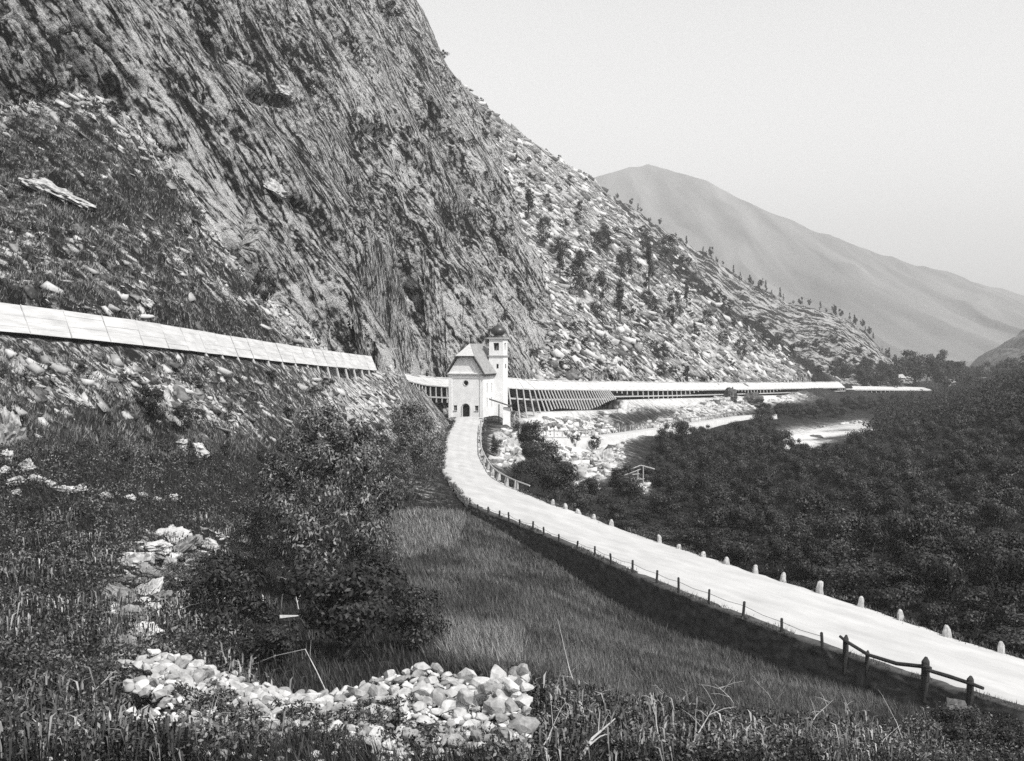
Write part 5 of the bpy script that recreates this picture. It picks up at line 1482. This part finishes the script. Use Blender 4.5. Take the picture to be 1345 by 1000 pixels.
# dead branches and logs
def branch(name, pts, r0, label, cat='branch', twigs=0, seed=0, mat=None, lift=.15, cap=4):
    P_ = []
    d0 = seen(*pts[0][:2])[1]
    for k, (px, py, dz) in enumerate(pts):
        g = at(px, py, d0 + dz); P_.append(Vector(g))
    mb = MB(); n = len(P_)
    mb.tube(P_, [r0 * (1 - .75 * k / (n - 1)) for k in range(n)], 5)
    r = random.Random(seed)
    for _ in range(twigs):
        k = r.randrange(n - 1); a = P_[k].lerp(P_[k + 1], r.random())
        dr_ = Vector((r.gauss(0, 1), r.gauss(0, .6), abs(r.gauss(.3, .7)))).normalized() * r.uniform(.3, .9)
        mb.tube([a, a + dr_ * .55 + Vector((0, 0, .05)), a + dr_], [r0 * .4, r0 * .28, r0 * .12], 4)
    return tag(mb.build(name, mat or M_twig), label, cat)
branch('dead_branch', [(430, 912, 0), (415, 880, 0), (401, 853, .3), (360, 862, 1.2), (322, 878, 2.4)], .022, 'bent pale dead stem arching over the stone wall', twigs=2, seed=1)
branch('dead_branch', [(757, 905, 0), (748, 880, 0), (741, 850, .2), (733, 815, .3)], .022, 'thin upright dead stem standing in the meadow grass', twigs=4, seed=2)
branch('dead_branch', [(762, 998, 0), (778, 970, .2), (808, 944, .5)], .05, 'forked pale dead branch at the bottom edge', twigs=5, seed=3)
branch('dead_branch', [(700, 1000, 0), (720, 970, .2), (728, 950, .3)], .025, 'small pale dead twig right of the stone wall end', twigs=4, seed=4)
branch('dead_branch', [(868, 990, 0), (862, 950, .2), (858, 910, .4)], .022, 'slender bare stem among weeds below the meadow', twigs=6, seed=5)
branch('dead_branch', [(905, 985, 0), (925, 950, .3), (940, 925, .4)], .025, 'leaning bare branch amid the weeds of the lower right', twigs=5, seed=6)
branch('dead_branch', [(1190, 985, 0), (1178, 950, .4), (1165, 925, .5)], .022, 'curved dead stem below the pole fence', twigs=2, seed=7)
branch('dead_branch', [(392, 800, 0), (388, 780, 0), (376, 760, .2)], .035, 'bare forked stem inside the dark hollow', twigs=4, seed=8)
branch('log', [(368, 811, -1.2), (392, 809, -1.2)], .12, 'short pale log lying in the dark hollow', 'log')
branch('log', [(1290, 640, 0), (1320, 628, 0), (1345, 617, 0)], .22, 'long pale fallen trunk lying on the thicket at right', 'log', twigs=3, seed=9, lift=3)
branch('dead_branch', [(215, 812, 0), (250, 795, .5), (290, 785, 1.0)], .03, 'pale dead branch beside the slab outcrop', twigs=6, seed=10)

r_ = random.Random(77)
for k, (px, py) in enumerate([(735, 960), (790, 935), (830, 975), (845, 940), (885, 930), (905, 990), (945, 960), (970, 935), (1000, 975), (1020, 930), (1060, 960), (1090, 985), (1125, 950), (1150, 990), (650, 985), (590, 995), (60, 960), (110, 930), (300, 975)]):
    d_ = r_.choice((-1, 1)); L_ = r_.uniform(18, 45)
    branch('bare_branch', [(px, py, 0), (px + d_ * L_ * .3, py - L_ * .5, .1), (px + d_ * L_ * r_.uniform(.3, .9), py - L_, .2)], r_.uniform(.010, .022), 'thin bare dead stem among the dark weeds near the bottom edge', 'branch', twigs=5, seed=40 + k)['group'] = 'bare dead stems among the weeds'

bush_at(395, 745, 170, 175, HAZ, 2, 'dark hazel bush standing behind the tallest one on its left')
for k, (px, py, w_, h_) in enumerate([(352, 135, 34, 22), (515, 25, 46, 26), (495, 172, 36, 12), (640, 240, 20, 14), (618, 285, 24, 10), (545, 262, 20, 16), (390, 100, 24, 12), (270, 60, 40, 20), (90, 60, 50, 30), (60, 130, 40, 26), (150, 150, 30, 20), (700, 470, 16, 12), (420, 430, 30, 14), (460, 462, 26, 12)]):  # shrubs added where the cliff is dark, to deepen the shade
    bush_at(px, py, w_, h_, SHR, k, 'dark shrub added on the cliff to deepen a dark spot', 'shrubs clinging to the cliff', 'shrub', 'shrub')
# weeds growing over the foot of the wall and around the slabs
wp = np.array([wall_pt(random.random(), random.uniform(.45, 1.1)) for _ in range(300)])
keep = vnoise(wp[:, 0] / 1.1, wp[:, 1] / 1.1, wp[:, 2] * 0) > -.1
wp = wp[keep]
V, Fc = leaf_cloud(9000, wp + [0, 0, .12], np.full(len(wp), .24), .12, .2, 31, long=2.4)
tag(link(bpy.data.objects.new('wall_weeds', np_mesh('wall_weeds', V, Fc, M_weed))), kind='stuff')
mk = inpoly(SPX, SPY, [(120, 720), (200, 690), (310, 695), (300, 750), (240, 800), (225, 870), (120, 870)])
p, i, j = pick_cells(mk, 260)
V, Fc = leaf_cloud(6500, p + [0, 0, .15], np.full(260, .35), .13, .2, 32, long=2.4)
tag(link(bpy.data.objects.new('slab_weeds', np_mesh('slab_weeds', V, Fc, M_weed))), kind='stuff')
# taller plants: stands of long-leaved stalks in the undergrowth
mk = und & ((PPX < 340) | (PPX > 660)) & (PPY > 680)
c_, i, j = pick_cells(mk, 90)
r_ = np.random.default_rng(8)
k = r_.integers(0, 90, 9000); q = c_[k] + r_.normal(size=(9000, 3)) * [.55, .55, 0]
hgt = r_.uniform(.35, .95, 9000) * r_.uniform(.5, 1.2, 90)[k]; a = r_.uniform(0, 6.28, 9000)
lean = np.stack([np.cos(a), np.sin(a), 0 * a], 1) * (hgt * r_.uniform(.15, .7, 9000))[:, None]; sd_ = np.stack([-np.sin(a), np.cos(a), 0 * a], 1) * .028
b0 = q; b1 = q + lean * .45 + np.stack([0 * a, 0 * a, hgt * .8], 1); b2 = q + lean + np.stack([0 * a, 0 * a, hgt * .85], 1)
V = np.stack([b0, b1 - sd_, b2, b1 + sd_], 1).reshape(-1, 3)
tag(link(bpy.data.objects.new('tall_weeds', np_mesh('tall_weeds', V, np.arange(36000).reshape(-1, 4), leaf_material('long_leaf', .02, .30, .5, .4, .4)))), kind='stuff')
# ------------------------------------------------------------------ the air of the valley
hz = MB().box((0, 4300, 452), (15000, 9600, 935)).build('haze', None)
hm = bpy.data.materials.new('haze_air'); hm.use_nodes = True
hn, hl = hm.node_tree.nodes, hm.node_tree.links
hn.clear()
ho = hn.new('ShaderNodeOutputMaterial'); hv = hn.new('ShaderNodeVolumePrincipled')
hv.inputs['Color'].default_value = (.96, .96, .96, 1)
hv.inputs['Density'].default_value = 1.9e-4
hv.inputs['Anisotropy'].default_value = .1
hl.new(hv.outputs[0], ho.inputs['Volume'])
hz.data.materials.append(hm)
tag(hz, kind='stuff')
